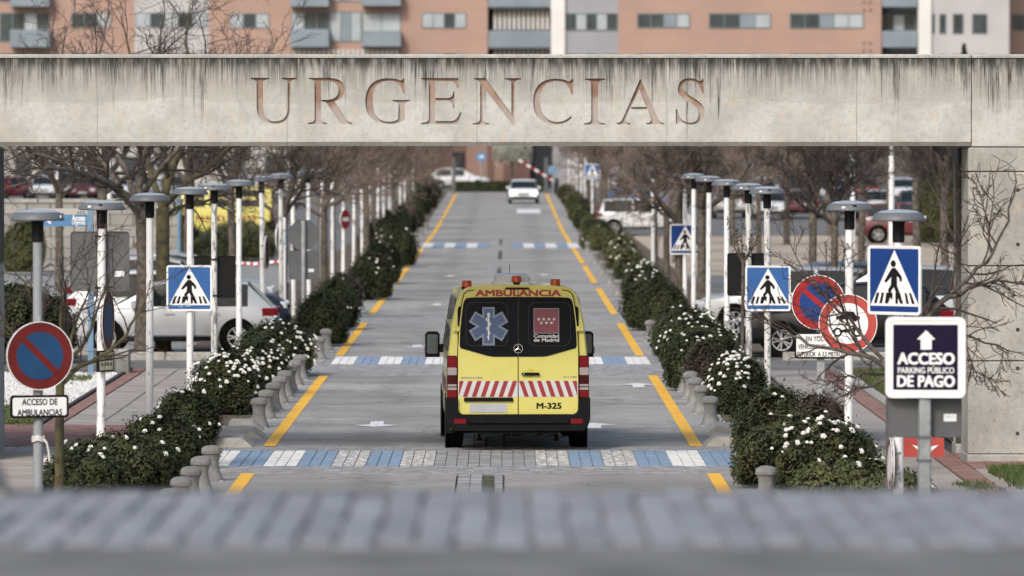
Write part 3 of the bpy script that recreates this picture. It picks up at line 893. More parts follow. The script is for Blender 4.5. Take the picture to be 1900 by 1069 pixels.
gate = thing('concrete_gateway', 'weathered concrete gateway with URGENCIAS carved into its beam', 'gateway', (0, 0, 0))
holes = [lw(ox, p) for _, ox, p, _ in LET]
mb = MB()
mb.flat([[(-14, ZB + .055), (XJ - .006, ZB + .055), (XJ - .006, ZC), (-14, ZC)]] + holes, BY)
DEPTH = 0.04
for (nm, ox, p, isl), h in zip(LET, holes):
    # recess walls face into the cut
    k = len(mb.f); mb.walls(h, BY, BY + DEPTH)
    for i in range(k, len(mb.f)): mb.f[i] = mb.f[i][::-1]
    if isl:
        c = lw(ox, isl); mb.flat([c], BY); mb.walls(c, BY, BY + DEPTH)
# body, chamfered soffit, behind the carved skin
xa, xb = -14, XJ - .006
bd = BY + 1.9
mb.add([(xa,BY,ZB+.055),(xb,BY,ZB+.055),(xb,BY+.05,ZB),(xa,BY+.05,ZB),(xb,bd,ZB),(xa,bd,ZB),(xb,bd,ZC),(xa,bd,ZC),(xb,BY,ZC),(xa,BY,ZC)],
       [(0,3,2,1),(3,5,4,2),(5,7,6,4),(7,9,8,6),(1,2,4,6,8)])
obj('beam', mb, M['concrete'], gate)
mb = MB(); mb.cbox(XJ + .006, 14, BY, bd, ZB - .002, ZC, 0.015); obj('beam', mb, M['concrete'], gate)
mb = MB(); mb.cbox(-14, XJ - .008, BY - .02, bd + .02, ZC + .002, ZT + .012, 0.02); obj('coping', mb, M['coping'], gate)
mb = MB(); mb.cbox(XJ + .008, 14, BY - .02, bd + .02, ZC + .002, ZT + .012, 0.02); obj('coping', mb, M['coping'], gate)
obj('joint', MB().box(XJ - .008, XJ + .008, BY + .05, bd - .05, ZB, ZC), M['joint'], gate)
for (nm, ox, p, isl), h in zip(LET, holes):
    mb = MB(); loops = [h] + ([lw(ox, isl)] if isl else [])
    mb.flat(loops, BY + DEPTH - .001)
    obj('carved_letter', mb, M['rust'], gate, label='carved letter ' + nm)
# right pillar in cast lifts, with a stained rear pier behind a recess
PX = X(1797, BY)
for i, (z0, z1) in enumerate(((0.13, 1.352), (1.366, 2.612), (2.626, 3.86), (3.874, ZB - .016))):
    mb = MB(); mb.cbox(PX, 9.2, BY + .01, BY + 1.2, z0, z1, 0.022)
    obj('pillar_block', mb, M['pillar'], gate)
mb = MB(); mb.cbox(PX - .012, 9.2, BY - .03, BY + 1.24, -0.02, 0.118, 0.015); obj('plinth', mb, M['pillar'], gate)
mb = MB(); mb.box(PX + .02, 9.1, BY + .03, BY + 1.15, 0, ZB - .02); obj('pillar_core', mb, M['joint'], gate)
for z in (0.395, 1.26, 1.77, 2.9, 3.62):
    mb = MB(); mb.lathe([(0.026, 0), (0.026, .01), (0.018, .0101), (0.016, .03)], 12, (X(1889, BY), BY + 0.006, z), 'y'); obj('formwork_hole', mb, M['joint'], gate)
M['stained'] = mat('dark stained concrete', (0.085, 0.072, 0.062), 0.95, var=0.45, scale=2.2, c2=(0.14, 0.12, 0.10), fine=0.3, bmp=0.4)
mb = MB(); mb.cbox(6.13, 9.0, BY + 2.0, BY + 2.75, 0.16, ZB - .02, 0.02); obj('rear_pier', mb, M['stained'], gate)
mb = MB(); mb.cbox(6.115, 9.0, BY + 1.98, BY + 2.78, -0.02, 0.155, 0.02); obj('plinth', mb, M['pillar'], gate)
obj('pier_lit_strip', MB().box(6.108, 6.128, BY + 2.3, BY + 2.4, 0.16, ZB - .25), M['pillar'], gate)  # added pale strip, paints the lit left face of the rear pier
LPX = X(8, BY + 2.7)
mb = MB(); mb.cbox(-9.5, LPX, BY + .01, BY + 2.7, -0.02, 2.6, 0.022); obj('pillar_block', mb, M['pillar'], gate)
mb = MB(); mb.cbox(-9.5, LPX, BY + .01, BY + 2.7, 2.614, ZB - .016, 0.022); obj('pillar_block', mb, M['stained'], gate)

# ================================================================= buildings in the distance
FY = 432.0
def fx(px): return (px - VPX) / 25.0
def fz(py): return CAM_Z + (VPY - py) / 25.0
apt = thing('apartment_building', 'salmon brick apartment block with grey balconies behind the gateway', 'building', (0, 0, 0))
tower = thing('apartment_building', 'pale panelled block with narrow dark windows right of the brick block', 'building', (0, 0, 0))
red_b = thing('apartment_building', 'darker brick block at the right edge behind the pale one', 'building', (0, 0, 0))
FLOORS = [-4, -3, -2, -1, 0, 1]
def wall(root, x0, x1, mtl, y=FY, name='wall_panel', z0=0.9, z1=22, d=8):
    mb = MB(); mb.box(fx(x0), fx(x1), y, y + d, z0, z1); obj(name, mb, M[mtl], root)
def window(root, x0, x1, p0, p1, fl, y=FY, cols=3, blind=None, name='window'):
    """frame proud of the wall, separate panes"""
    dz = fl * 3.0
    a, b_, c, d = fx(x0), fx(x1), fz(p1) + dz, fz(p0) + dz
    fr = MB(); t = 0.07
    fr.box(a, b_, y - .06, y - .012, c, c + t); fr.box(a, b_, y - .06, y - .012, d - t, d)
    n = cols
    for i in range(n + 1):
        xx = a + (b_ - a - t) * i / n
        fr.box(xx, xx + t, y - .058, y - .014, c + t, d - t)
    f = obj(name, fr, M['win_frame'], root)
    for i in range(n):
        xa = a + (b_ - a - t) * i / n + t; xb = a + (b_ - a - t) * (i + 1) / n
        k = (blind or '')[i] if blind and i < len(blind) else 'g'
        obj('pane', MB().box(xa, xb, y - .035, y - .008, c + t, d - t), M[{'g': 'win_glass', 'b': 'win_blind', 'p': 'balcony'}[k]], f)
def balcony(root, x0, x1, p0, p1, fl, mtl='balcony', y=FY - 1.3, d=1.28, name='balcony'):
    dz = fl * 3.0
    mb = MB(); mb.cbox(fx(x0), fx(x1), y, y + d, fz(p1) + dz, fz(p0) + dz, 0.04); return obj(name, mb, M[mtl], root)
for x0, x1 in ((-420, 250), (388, 905), (1147, 1635)): wall(apt, x0, x1, 'facade_brick')
wall(apt, 250, 388, 'facade_pale', FY + 0.03)
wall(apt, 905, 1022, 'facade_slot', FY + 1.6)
wall(apt, 1022, 1048, 'facade_white', FY - .25)
wall(apt, 1048, 1147, 'facade_grey', FY + 0.05)
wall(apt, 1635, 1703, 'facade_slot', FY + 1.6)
wall(tower, 1703.2, 1727, 'facade_white', FY - .25)
wall(tower, 1727, 1872, 'facade_pale', FY + .02)
wall(red_b, 1876, 2350, 'facade_brick', FY + 6)
for fl in FLOORS:
    ins = 'gbg' if fl % 2 == 0 else 'bgb'
    window(apt, 133, 205, 24, 52, fl, cols=3, blind='ggb')
    window(apt, 252, 386, 24, 52, fl, FY + .03, cols=5, blind='bgbgb')
    window(apt, 427, 500, 25, 53, fl, cols=3, blind='bgb' if fl == 0 else ins)
    window(apt, 783, 865, 24, 53, fl, cols=4, blind='bbgb')
    window(apt, 0, 93, 24, 78, fl, cols=4, blind='ggbg'); balcony(apt, 22, 95, 56, 88, fl)
    window(apt, 541, 612, 22, 80, fl, cols=3, blind='bgg'); balcony(apt, 540, 612, 55, 88, fl)
    window(apt, 613, 671, 22, 78, fl, cols=3, blind='bpb')
    window(apt, 672, 744, 24, 80, fl, cols=2, blind='bb'); balcony(apt, 672, 745, 58, 87, fl)
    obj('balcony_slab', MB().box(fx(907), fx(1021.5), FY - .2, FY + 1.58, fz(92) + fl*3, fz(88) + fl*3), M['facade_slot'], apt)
    balcony(apt, 906, 1021, 57, 88, fl, y=FY - .2, d=.12)
    for i in range(12):
        x0 = 916 + i * 8.8
        obj('screen_slat', MB().box(fx(x0), fx(x0 + 5.4), FY + .5, FY + .56, fz(55) + fl*3, fz(17) + fl*3), M['slat_white'], apt)
    window(apt, 1049, 1146, 25, 57, fl, FY + .05, cols=5, blind='gbgbg')
    window(apt, 1182, 1280, 25, 52, fl, cols=4, blind='ggpb'); window(apt, 1315, 1430, 25, 53, fl, cols=4, blind='ggpb'); window(apt, 1465, 1602, 25, 53, fl, cols=5, blind='ggpbb')
    balcony(apt, 1636, 1702, 58, 88, fl, y=FY - .1, d=.12)
    window(apt, 1640, 1700, 26, 57, fl, FY + 1.6, cols=3, blind='gbg')
    for a, b_ in ((1728.5, 1734), (1742, 1755), (1767, 1787), (1803, 1831)): window(tower, a, b_, 26, 63, fl, FY + .02, cols=1)
    for a in (1890, 1960, 2040): window(red_b, a, a + 40, 24, 54, fl, FY + 6, cols=2)
for i in range(22):
    x0 = 545 + i * 9
    obj('railing_slat', MB().box(fx(x0), fx(x0 + 5), FY - .5, FY - .44, fz(110), fz(92)), M['slat_white'], apt)
for x0 in (1600, 1612):
    for py in (2, 17, 78, 92): obj('wall_vent', MB().cbox(fx(x0), fx(x0 + 4), FY - .12, FY - .01, fz(py + 3), fz(py)), M['win_frame'], apt)
# ground floor seen under the beam: brick bays, dark gateway
obj('ground_floor_wall', MB().box(fx(700), fx(905), FY - 14, FY - 12, 0.9, 5.6), M['facade_dark'], apt)
for a, b_, mm in ((868, 905, 'entrance_brick'), (918, 934, 'entrance_brick'), (905, 918, 'facade_dark'), (934, 982, 'facade_dark'), (1024, 1150, 'facade_grey')):
    obj('entrance_bay', MB().box(fx(a), fx(b_), FY - 14.3, FY - 12, 0.9, 5.6), M[mm], apt)
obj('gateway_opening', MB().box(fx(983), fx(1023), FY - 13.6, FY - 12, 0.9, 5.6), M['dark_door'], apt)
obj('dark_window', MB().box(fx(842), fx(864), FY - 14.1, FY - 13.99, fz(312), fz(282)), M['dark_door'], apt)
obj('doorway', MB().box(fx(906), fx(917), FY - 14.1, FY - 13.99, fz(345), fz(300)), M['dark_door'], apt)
low = thing('low_building', 'long pale rendered building low behind the left trees', 'building', (0, 0, 0))
obj('wall', MB().box(X(-200, 390), X(560, 390), 390, 398, 0.5, 4.2), M['wall_pale'], low)
obj('roof', MB().box(X(-210, 390), X(570, 390), 389.6, 398.4, 4.203, 4.5), M['facade_grey'], low)
for i in range(11):
    x0 = -170 + i * 66
    f = obj('window', MB().box(X(x0, 390), X(x0 + 30, 390), 389.9, 389.99, 2.0, 3.2), M['win_frame'], low)
    obj('pane', MB().box(X(x0 + 2, 390), X(x0 + 28, 390), 389.87, 389.898, 2.06, 3.14), M['win_glass'], f)
dark = thing('low_building', 'dark garage wall behind the right hand trees', 'building', (0, 0, 0))
obj('wall', MB().box(X(1150, 400), X(2000, 400), 400, 406, 0.5, 4.4), M['garage'], dark)
obj('roof', MB().box(X(1145, 400), X(2005, 400), 399.6, 406.4, 4.403, 4.6), M['facade_grey'], dark)
# retaining wall of blocks at the left
rw = thing('retaining_wall', 'weathered block retaining wall left of the two big trees', 'wall', (0, 0, 0))
x0, x1, RY = -16.8, -10.6, 190.0
obj('wall_core', MB().box(x0 + .05, x1 - .05, RY + .05, RY + .5, -0.05, 2.2), M['joint'], rw)
for j in range(6):
    n = 8
    for i in range(n + (j % 2)):
        w = (x1 - x0) / n
        a = x0 + (i - (0.5 if j % 2 else 0)) * w; b_ = a + w
        a, b_ = max(a, x0), min(b_, x1)
        if b_ - a < .1: continue
        slab = MB(); slab.cbox(a + .012, b_ - .012, RY, RY + .45, 0.02 + j * .37, 0.02 + (j + 1) * .37 - .02, 0.02)
        obj('stone', slab, M['stone'], rw)
mb = MB(); mb.cbox(x0 - .05, x1 + .05, RY - .06, RY + .5, 2.245, 2.36, 0.02); obj('coping', mb, M['kerb'], rw)
# ================================================================= vehicles
def tyre_mb(r, w):
    mb = MB(); h = w / 2
    mb.lathe([(r*.62, -h*.9), (r*.9, -h), (r*.985, -h*.8), (r, -h*.4), (r, h*.4), (r*.985, h*.8), (r*.9, h), (r*.62, h*.9)], 28, axis='x')
    return mb
def rim_mb(r, w, side):
    """five double spokes on a dished rim, facing side (+1/-1) along x"""
    mb = MB(); e = side * w / 2
    mb.lathe([(r*.66, e*.9), (r*.66, e*.97), (r*.60, e*.95), (r*.57, e*.5)] if side > 0 else [(r*.57, e*.5), (r*.60, e*.95), (r*.66, e*.97), (r*.66, e*.9)], 28, axis='x')
    for k in range(5):
        for dd in (-.15, .15):
            a = 2*math.pi*k/5 + dd; b_ = 2*math.pi*k/5 + dd*1.35
            p0 = (math.cos(a)*r*.12, math.sin(a)*r*.12); p1 = (math.cos(b_)*r*.62, math.sin(b_)*r*.62)
            n = (-(p1[1]-p0[1]), p1[0]-p0[0]); l = math.hypot(*n); n = (n[0]/l*r*.045, n[1]/l*r*.045)
            x0, x1 = e*.72, e*.93
            q = [(p0[0]+n[0],p0[1]+n[1]),(p0[0]-n[0],p0[1]-n[1]),(p1[0]-n[0],p1[1]-n[1]),(p1[0]+n[0],p1[1]+n[1])]
            mb.add([(x1,*p) for p in q] + [(x0,*p) for p in q], [(0,1,2,3),(0,4,5,1),(1,5,6,2),(2,6,7,3),(3,7,4,0)])
    mb.lathe([(r*.14, e*.7), (r*.14, e*.94), (r*.10, e*.97)] if side > 0 else [(r*.10, e*.97), (r*.14, e*.94), (r*.14, e*.7)], 14, axis='x')
    return mb
WHEELS = {}
def wheel(root, x, y, r, w, side):
    k = (r, w, side)
    if k not in WHEELS:
        WHEELS[k] = (mesh_of('wheel', tyre_mb(r, w), M['tyre'], 40), mesh_of('rim', rim_mb(r, w, side), M['rim'], 40))
    o = link('wheel', WHEELS[k][0], root, (x, y, r))
    link('rim', WHEELS[k][1], o)
    return o

# ---- the ambulance: x right, y forward from the tail, z up
van = thing('ambulance', 'yellow ambulance van seen from behind on the road under the gateway', 'ambulance', (0.165, 80.0, 0), R(1.7))
prof = [(.93,.30),(.965,.45),(.975,.75),(.975,1.0),(.957,1.35),(.915,1.73),(.862,2.0),(.825,2.13),(.775,2.215),(.69,2.262),(.45,2.282),(0,2.29)]
def van_ring(y, k=1.0, top=None, dz=0.0, bottom=.30):
    pts = []
    for hw, z in prof:
        zz = z + dz * max(0, (z - 1.3)) 
        if top is not None and zz > top - .12 * (1 - hw):
            zz = top - .10 * (hw / .95) ** 3
        zz = max(zz, bottom)
        pts.append((hw * k, y, zz))
    return [(-a, b, c) for a, b, c in pts] + [(a, b, c) for a, b, c in pts[::-1][1:]]
rings = [van_ring(0.012, .975), van_ring(0.03, .99), van_ring(0.09, 1.0), van_ring(.8, 1.0, None, .0), van_ring(2.2, 1.0, None, -.025), van_ring(3.5, 1.0, None, -.04), van_ring(3.75, .99, 2.22), van_ring(4.45, .97, 1.32), van_ring(5.0, .93, 1.08), van_ring(5.2, .86, .9)]
mb = MB(); n = len(rings[0])
vs = [p for r_ in rings for p in r_]; fs = []
for i in range(len(rings) - 1):
    for k in range(n - 1):
        fs.append((i*n+k, i*n+n+k, i*n+n+k+1, i*n+k+1))
    fs.append((i*n+n-1, i*n+n+n-1, i*n+n, i*n))
fs.append(tuple(range(n))); fs.append(tuple(range(len(rings)*n-1, (len(rings)-1)*n-1, -1)))
mb.add(vs, fs); obj('body', mb, M['yellow_van'], van, 38)
def door_loop(s):
    """rear door outline, s = -1 left, +1 right"""
    p = [(.005,.512),(.76,.512),(.80,.53),(.823,.57),(.826,.75),(.826,1.35),(.808,1.73),(.775,2.0),(.757,2.10),(.735,2.165),(.69,2.20),(.60,2.212),(.005,2.232)]
    return [(s*a, b) for a, b in p] if s > 0 else [(s*a, b) for a, b in p][::-1]
obj('door_gap', MB().prism(rrect(-.832, .832, .505, 2.0, .05), -.002, .01), M['rubber'], van)
for s in (-1, 1):
    mb = MB(); mb.prism(door_loop(s), -.024, .0115); d = obj('rear_door', mb, M['yellow_van'], van)
    # black edge seen round the door
    w = [(.007,1.303),(.34,1.303),(.42,1.315),(.79,1.42),(.806,1.455),(.80,1.60),(.785,1.80),(.757,2.02),(.735,2.085),(.70,2.112),(.60,2.120),(.007,2.126)]
    w = [(s*a, b) for a, b in w] if s > 0 else [(s*a, b) for a, b in w][::-1]
    g = MB(); g.prism(w, -.034, -.0245); obj('rear_window', g, M['dark_glass'], d)
    fr = rrect(.14 if s > 0 else -.72, .72 if s > 0 else -.14, 1.45, 2.05, .10, 5)
    t = MB(); inner = [(a*.0 + (a-(.43*s))*.985 + .43*s, (b-1.75)*.985+1.75) for a, b in fr]
    t.flat([fr, inner], -.0362); obj('window_outline', t, M['etch'], d)
# panel gap of the doors against the body
gp = MB()
for s in (-1, 1):
    lp = door_loop(s)
    pts = [p for p in lp if abs(p[0]) > .01]
    gp.tube([(a + s*.006, -.013, b + (.006 if b > 2.15 else 0)) for a, b in pts], .007, 5)
obj('door_seal', gp, M['rubber'], van)
obj('door_seal', MB().box(-.0045, .0045, -.033, -.012, .512, 2.232), M['rubber'], van)
obj('lettering', text('ambulancia', 0, -.0275, 2.138), M['text_red'], van)
obj('lettering', text('unit', .425, -.0275, .588), M['ink'], van)
obj('model_badge', text('badge1', -.635, -.0275, 1.0), M['chrome'], van)
obj('model_badge', text('badge2', .715, -.0275, 1.01), M['chrome'], van)
# red and white reflective band
for s in (-1, 1):
    k = MB(); k.prism([(s*.007,.748),(s*.822,.748),(s*.822,.972),(s*.007,.972)] if s > 0 else [(s*.822,.748),(s*.007,.748),(s*.007,.972),(s*.822,.972)], -.0262, -.0235)
    base = obj('reflective_band', k, M['reflect_white'], van)
    for i in range(8):
        # each red bar leans towards the middle of the doors
        xt = .012 + i * .1225; xb = xt + .075; wd = .062
        q = [(xb, .750), (xb + wd, .750), (xt + wd, .970), (xt, .970)]
        q = [(min(max(a, .009), .820), b) for a, b in q]
        if s < 0: q = [(-a, b) for a, b in q][::-1]
        b_ = MB(); b_.flat([q], -.0275); obj('red_bar', b_, M['reflect_red'], base)
# tail lamps
for s in (-1, 1):
    def q(x0, x1, z0, z1, y0, y1):
        m_ = MB(); lo = rrect(min(s*x0, s*x1), max(s*x0, s*x1), z0, z1, .012, 2); m_.prism(lo, y0, y1); return m_
    hb = MB(); hb.cbox(min(s*.838, s*.977), max(s*.838, s*.977), -.020, .10, .735, 1.318, .014)
    h = obj('tail_lamp', hb, M['lens_dark_red'], van)
    for z0, z1, mm in ((1.165, 1.305, 'lens_red'), (1.05, 1.155, 'lens_clear'), (.935, 1.04, 'lens_dark_red'), (.895, .925, 'lens_clear'), (.845, .882, 'lens_clear'), (.745, .835, 'lens_red')):
        obj('lamp_lens', q(.845, .972, z0, z1, -.029, -.0195), M[mm], h)
    obj('lamp_corner', MB().cbox(min(s*.838,s*.972), max(s*.838,s*.972), -.026, .08, .668, .730, .01), M['yellow_van'], van)
    for zz in (1.685, .70):
        x0 = .80 if zz > 1 else .86
        hg = MB(); hg.cbox(min(s*x0, s*(x0+.10)), max(s*x0, s*(x0+.10)), -.042, -.0242 if zz > 1 else -.0262, zz - .03, zz + .035, .006)
        hi = obj('hinge', hg, M['yellow_van'], van)
        for dz in (-.014, .018):
            e = MB(); e.lathe([(.007, -.0445), (.007, -.0415)], 8, (s*(x0+.055), 0, zz + dz), 'y'); obj('screw', e, M['rubber'], hi)
hb = MB(); hb.prism(rrect(.045, .295, 1.045, 1.085, .018), -.062, -.045)
hd = obj('door_handle', hb, M['rubber'], van)
e = MB(); e.flat([circle(.17, 1.075, .062, 20)], -.0255); obj('handle_recess', e, M['recess'], hd)
e = MB(); e.lathe([(.011, -.066), (.011, -.06)], 10, (.075, 0, 1.065), 'y'); obj('lock', e, M['chrome'], hd)
hb = MB(); hb.box(.06, .09, -.046, -.024, 1.05, 1.08); hb.box(.25, .28, -.046, -.024, 1.05, 1.08); obj('handle_mount', hb, M['rubber'], hd)
obj('plate_lamp_bar', MB().cbox(-.745, -.07, -.058, -.0268, .69, .742, .012), M['rubber'], van)
e = MB(); e.prism(rrect(-.70, -.11, .525, .69, .03), -.0262, -.0245); obj('plate_recess', e, M['yellow_van'], van)
e = MB(); e.prism(rrect(-.668, -.155, .537, .657, .008), -.034, -.0265); obj('number_plate', e, M['plate'], van)
# round three pointed star emblem
e = MB()
rg_o, rg_i = circle(0, 1.415, .064, 36), circle(0, 1.415, .056, 36)
e.flat([rg_o, rg_i], -.044); e.walls(rg_o, -.044, -.034)
em = obj('emblem', e, M['chrome'], van)
e = MB()
for k in range(3):
    a = R(90 + 120*k); b_ = a + R(60); c_ = a - R(60)
    e.add([(math.cos(a)*.058, -.0435, 1.415 + math.sin(a)*.058), (math.cos(b_)*.010, -.0435, 1.415 + math.sin(b_)*.010), (0, -.047, 1.415), (math.cos(c_)*.010, -.0435, 1.415 + math.sin(c_)*.010)], [(0,1,2),(0,2,3)])
obj('emblem_star', e, M['chrome'], em)
# six armed medical star with staff and serpent
def six_star(cx, cz, r, w):
    out = []
    for k in range(6):
        a = R(90 + 60*k); d = (math.cos(a), math.sin(a)); nrm = (-d[1], d[0])
        base = w / math.tan(R(30))
        out += [(cx + d[0]*r - nrm[0]*w, cz + d[1]*r - nrm[1]*w), (cx + d[0]*r + nrm[0]*w, cz + d[1]*r + nrm[1]*w)]
        b_ = a + R(30); rr_ = w / math.sin(R(30))
        out.append((cx + math.cos(b_)*rr_, cz + math.sin(b_)*rr_))
    return out
cx, cz = -.407, 1.722
e = MB(); e.flat([six_star(cx, cz, .262, .084)], -.0365); dec = obj('medical_star', e, M['decal_line'], van)
e = MB(); e.flat([six_star(cx, cz, .255, .077)], -.0372); obj('star_field', e, M['decal_blue'], dec)
e = MB(); a, b_ = six_star(cx, cz, .247, .069), six_star(cx, cz, .240, .062); e.flat([a, b_], -.038); obj('star_outline', e, M['decal_line'], dec)
e = MB()
e.flat([[(cx - .008, cz - .19), (cx + .008, cz - .19), (cx + .013, cz + .16), (cx - .013, cz + .16)]], -.0385)
e.flat([circle(cx, cz + .165, .022, 14)], -.0388)
pr = []
for k in range(29):
    t = k / 28; z = cz + .14 - .30 * t; amp = .036 * (1 - .55 * t)
    pr.append((cx + amp * math.sin(t * 2 * math.pi * 2.4 + 2.4), z, .010 * (1 - .5 * t)))
for k in range(28):
    (xa, za, wa), (xb, zb, wb) = pr[k], pr[k+1]
    e.flat([[(xb - wb, zb), (xb + wb, zb), (xa + wa, za), (xa - wa, za)]], -.0392)
obj('staff_and_serpent', e, M['reflect_white'], dec)
# square flag with seven stars
e = MB(); e.flat([[(.213,1.622),(.562,1.622),(.562,1.968),(.213,1.968)]], -.0365); fl = obj('region_flag', e, M['decal_line'], van)
e = MB(); e.flat([[(.219,1.628),(.556,1.628),(.556,1.962),(.219,1.962)]], -.0372); obj('flag_field', e, M['decal_wine'], fl)
for k, (sx_, sz_) in enumerate([(.282 + i*.0705, 1.818) for i in range(4)] + [(.318 + i*.0705, 1.768) for i in range(3)]):
    st = [(sx_ + (.026 if j % 2 == 0 else .0105) * math.cos(R(90 + 36*j)), sz_ + (.026 if j % 2 == 0 else .0105) * math.sin(R(90 + 36*j))) for j in range(10)]
    e = MB(); e.flat([st], -.038); obj('flag_star', e, M['reflect_white'], fl)
obj('lettering', text('comunidad', .388, -.0372, 1.565), M['reflect_white'], van)
obj('lettering', text('madrid', .388, -.0372, 1.51), M['reflect_white'], van)
# bumper
bl = [(-.99,.735),(-.834,.735),(-.834,.60),(-.815,.545),(-.775,.508),(.775,.508),(.815,.545),(.834,.60),(.834,.735),(.99,.735),(.992,.45),(.955,.335),(.88,.285),(-.88,.285),(-.955,.335),(-.992,.45)]
mb = MB(); mb.prism(bl[::-1], -.085, .30); bp = obj('rear_bumper', mb, M['rubber'], van, 30)
mb = MB(); mb.cbox(-.70, .70, -.125, -.084, .395, .455, .012); obj('bumper_step', mb, M['rubber'], bp)
mb = MB(); mb.prism([(-.62,.285),(-.55,.245),(-.3,.235),(.3,.235),(.55,.245),(.62,.285)][::1], -.06, .2); obj('bumper_valance', mb, M['under'], bp)
for s in (-1, 1):
    mb = MB(); mb.prism(rrect(min(s*.72,s*.885), max(s*.72,s*.885), .385, .452, .015), -.095, -.084); obj('bumper_reflector', mb, M['lens_red'], bp)
    mb = MB(); mb.lathe([(.022,.0),(.022,.10)], 10, (s*.53, .12, .17)); mb.lathe([(.015,0),(.042,.01),(.042,.03),(.02,.045)], 12, (s*.53, .12, .135)); obj('tow_eye', mb, M['under'], van)
# running gear
mb = MB(); mb.cbox(-.86, .86, .25, 4.9, .24, .45, .03); obj('chassis', mb, M['under'], van)
mb = MB(); mb.lathe([(.02,-.72),(.05,-.70),(.05,-.2),(.12,-.12),(.15,0),(.12,.12),(.05,.2),(.05,.70),(.02,.72)], 16, (.02, 1.0, .31), 'x'); obj('rear_axle', mb, M['under'], van)
mb = MB(); mb.tube([(.30,.1,.25),(.34,.5,.26),(.36,1.6,.27)], .035, 10); obj('exhaust_pipe', mb, M['under'], van)
mb = MB()
for x0 in (-.22, -.1, .22, .42): mb.tube([(x0, .2, .28), (x0 + .03, .22, .21), (x0 + .12, .22, .215), (x0 + .16, .2, .28)], .009, 6)
obj('hanging_lines', mb, M['under'], van)
for s in (-1, 1):
    for yy in (1.0, 4.25): wheel(van, s*.862, yy, .34, .235, s)
    mb = MB(); mb.cbox(min(s*.70,s*.985), max(s*.70,s*.985), .60, .64, .22, .5, .01); obj('mud_flap', mb, M['rubber'], van)
    for yy in (1.0, 4.25):
        ar = MB(); ar.lathe([(.40,-.006),(.40,.006)], 24, (s*.978, yy, .36), 'x'); obj('wheel_arch', ar, M['rubber'], van)
    # side glass and the side reflective stripe, both lying on the flank
    for ya, yb_ in ((.35, 1.55), (1.65, 2.75), (2.95, 3.62)):
        sg = MB(); sg.add([(s*.958, ya, 1.36), (s*.958, yb_, 1.36), (s*.842, yb_, 2.10), (s*.842, ya, 2.10)], [(0,1,2,3) if s > 0 else (3,2,1,0)])
        sg.v[-4:] = [(v[0] + s*.012, v[1], v[2]) for v in sg.v[-4:]]
        obj('side_window', sg, M['dark_glass'], van)
    ss = MB()
    for i in range(14):
        ya = .45 + i * .23
        ss.add([(s*.9775, ya, .76), (s*.9775, ya + .11, .76), (s*.9775, ya + .16, .97), (s*.9775, ya + .05, .97)], [(0,1,2,3) if s > 0 else (3,2,1,0)])
    obj('side_band', ss, M['reflect_red'], van)
    # mirrors
    mb = MB(); mb.cbox(min(s*1.005,s*1.215), max(s*1.005,s*1.215), 3.93, 4.05, 1.15, 1.52, .035); mi = obj('wing_mirror', mb, M['rubber'], van, 40)
    mb = MB(); mb.prism(rrect(min(s*1.03,s*1.19), max(s*1.03,s*1.19), 1.20, 1.48, .025), 3.922, 3.929); obj('mirror_glass', mb, M['mirror'], mi)
    mb = MB(); mb.cbox(min(s*.93,s*1.01), max(s*.93,s*1.01), 3.95, 4.03, 1.22, 1.34, .015); obj('mirror_arm', mb, M['rubber'], mi)
    mb = MB(); mb.cbox(min(s*1.21,s*1.235), max(s*1.21,s*1.235), 3.96, 4.03, 1.20, 1.30, .008); obj('mirror_indicator', mb, M['lens_clear'], mi)
# roof equipment
mb = MB(); mb.cbox(-.30, .185, .35, 1.3, 2.29, 2.425, .045); mb2 = MB(); mb2.cbox(-.318, .20, .3, 1.36, 2.27, 2.325, .02)
rf = obj('roof_unit', mb, M['housing'], van, 30); obj('roof_unit_skirt', mb2, M['housing'], rf)
mb = MB(); mb.cbox(-.16, .165, .16, .30, 2.27, 2.325, .02); obj('beacon_mount', mb, M['housing'], van)
for bx, bz, by in ((-.015, 2.325, .22), (-.70, 2.262, .22), (.52, 2.282, .22)):
    mb = MB(); mb.lathe([(.07,-.02),(.068,.0),(.066,.075),(.06,.085)], 20, (bx, by, bz + (0 if bx == -.015 else -.002))); b_ = obj('beacon', mb, M['lens_amber'], van, 40)
    mb = MB(); mb.lathe([(.074,-.06),(.074,-.005)], 16, (bx, by, bz)); obj('beacon_base', mb, M['rubber'], b_)
mb = MB(); mb.prism([(-.185,2.223),(.16,2.223),(.145,2.256),(-.165,2.256)], -.028, .02); obj('third_brake_lamp', mb, M['lens_dark_red'], van)
mb = MB(); mb.tube([(-.09,.9,2.42),(-.092,.85,2.56)], .004, 5); obj('antenna', mb, M['rubber'], van)

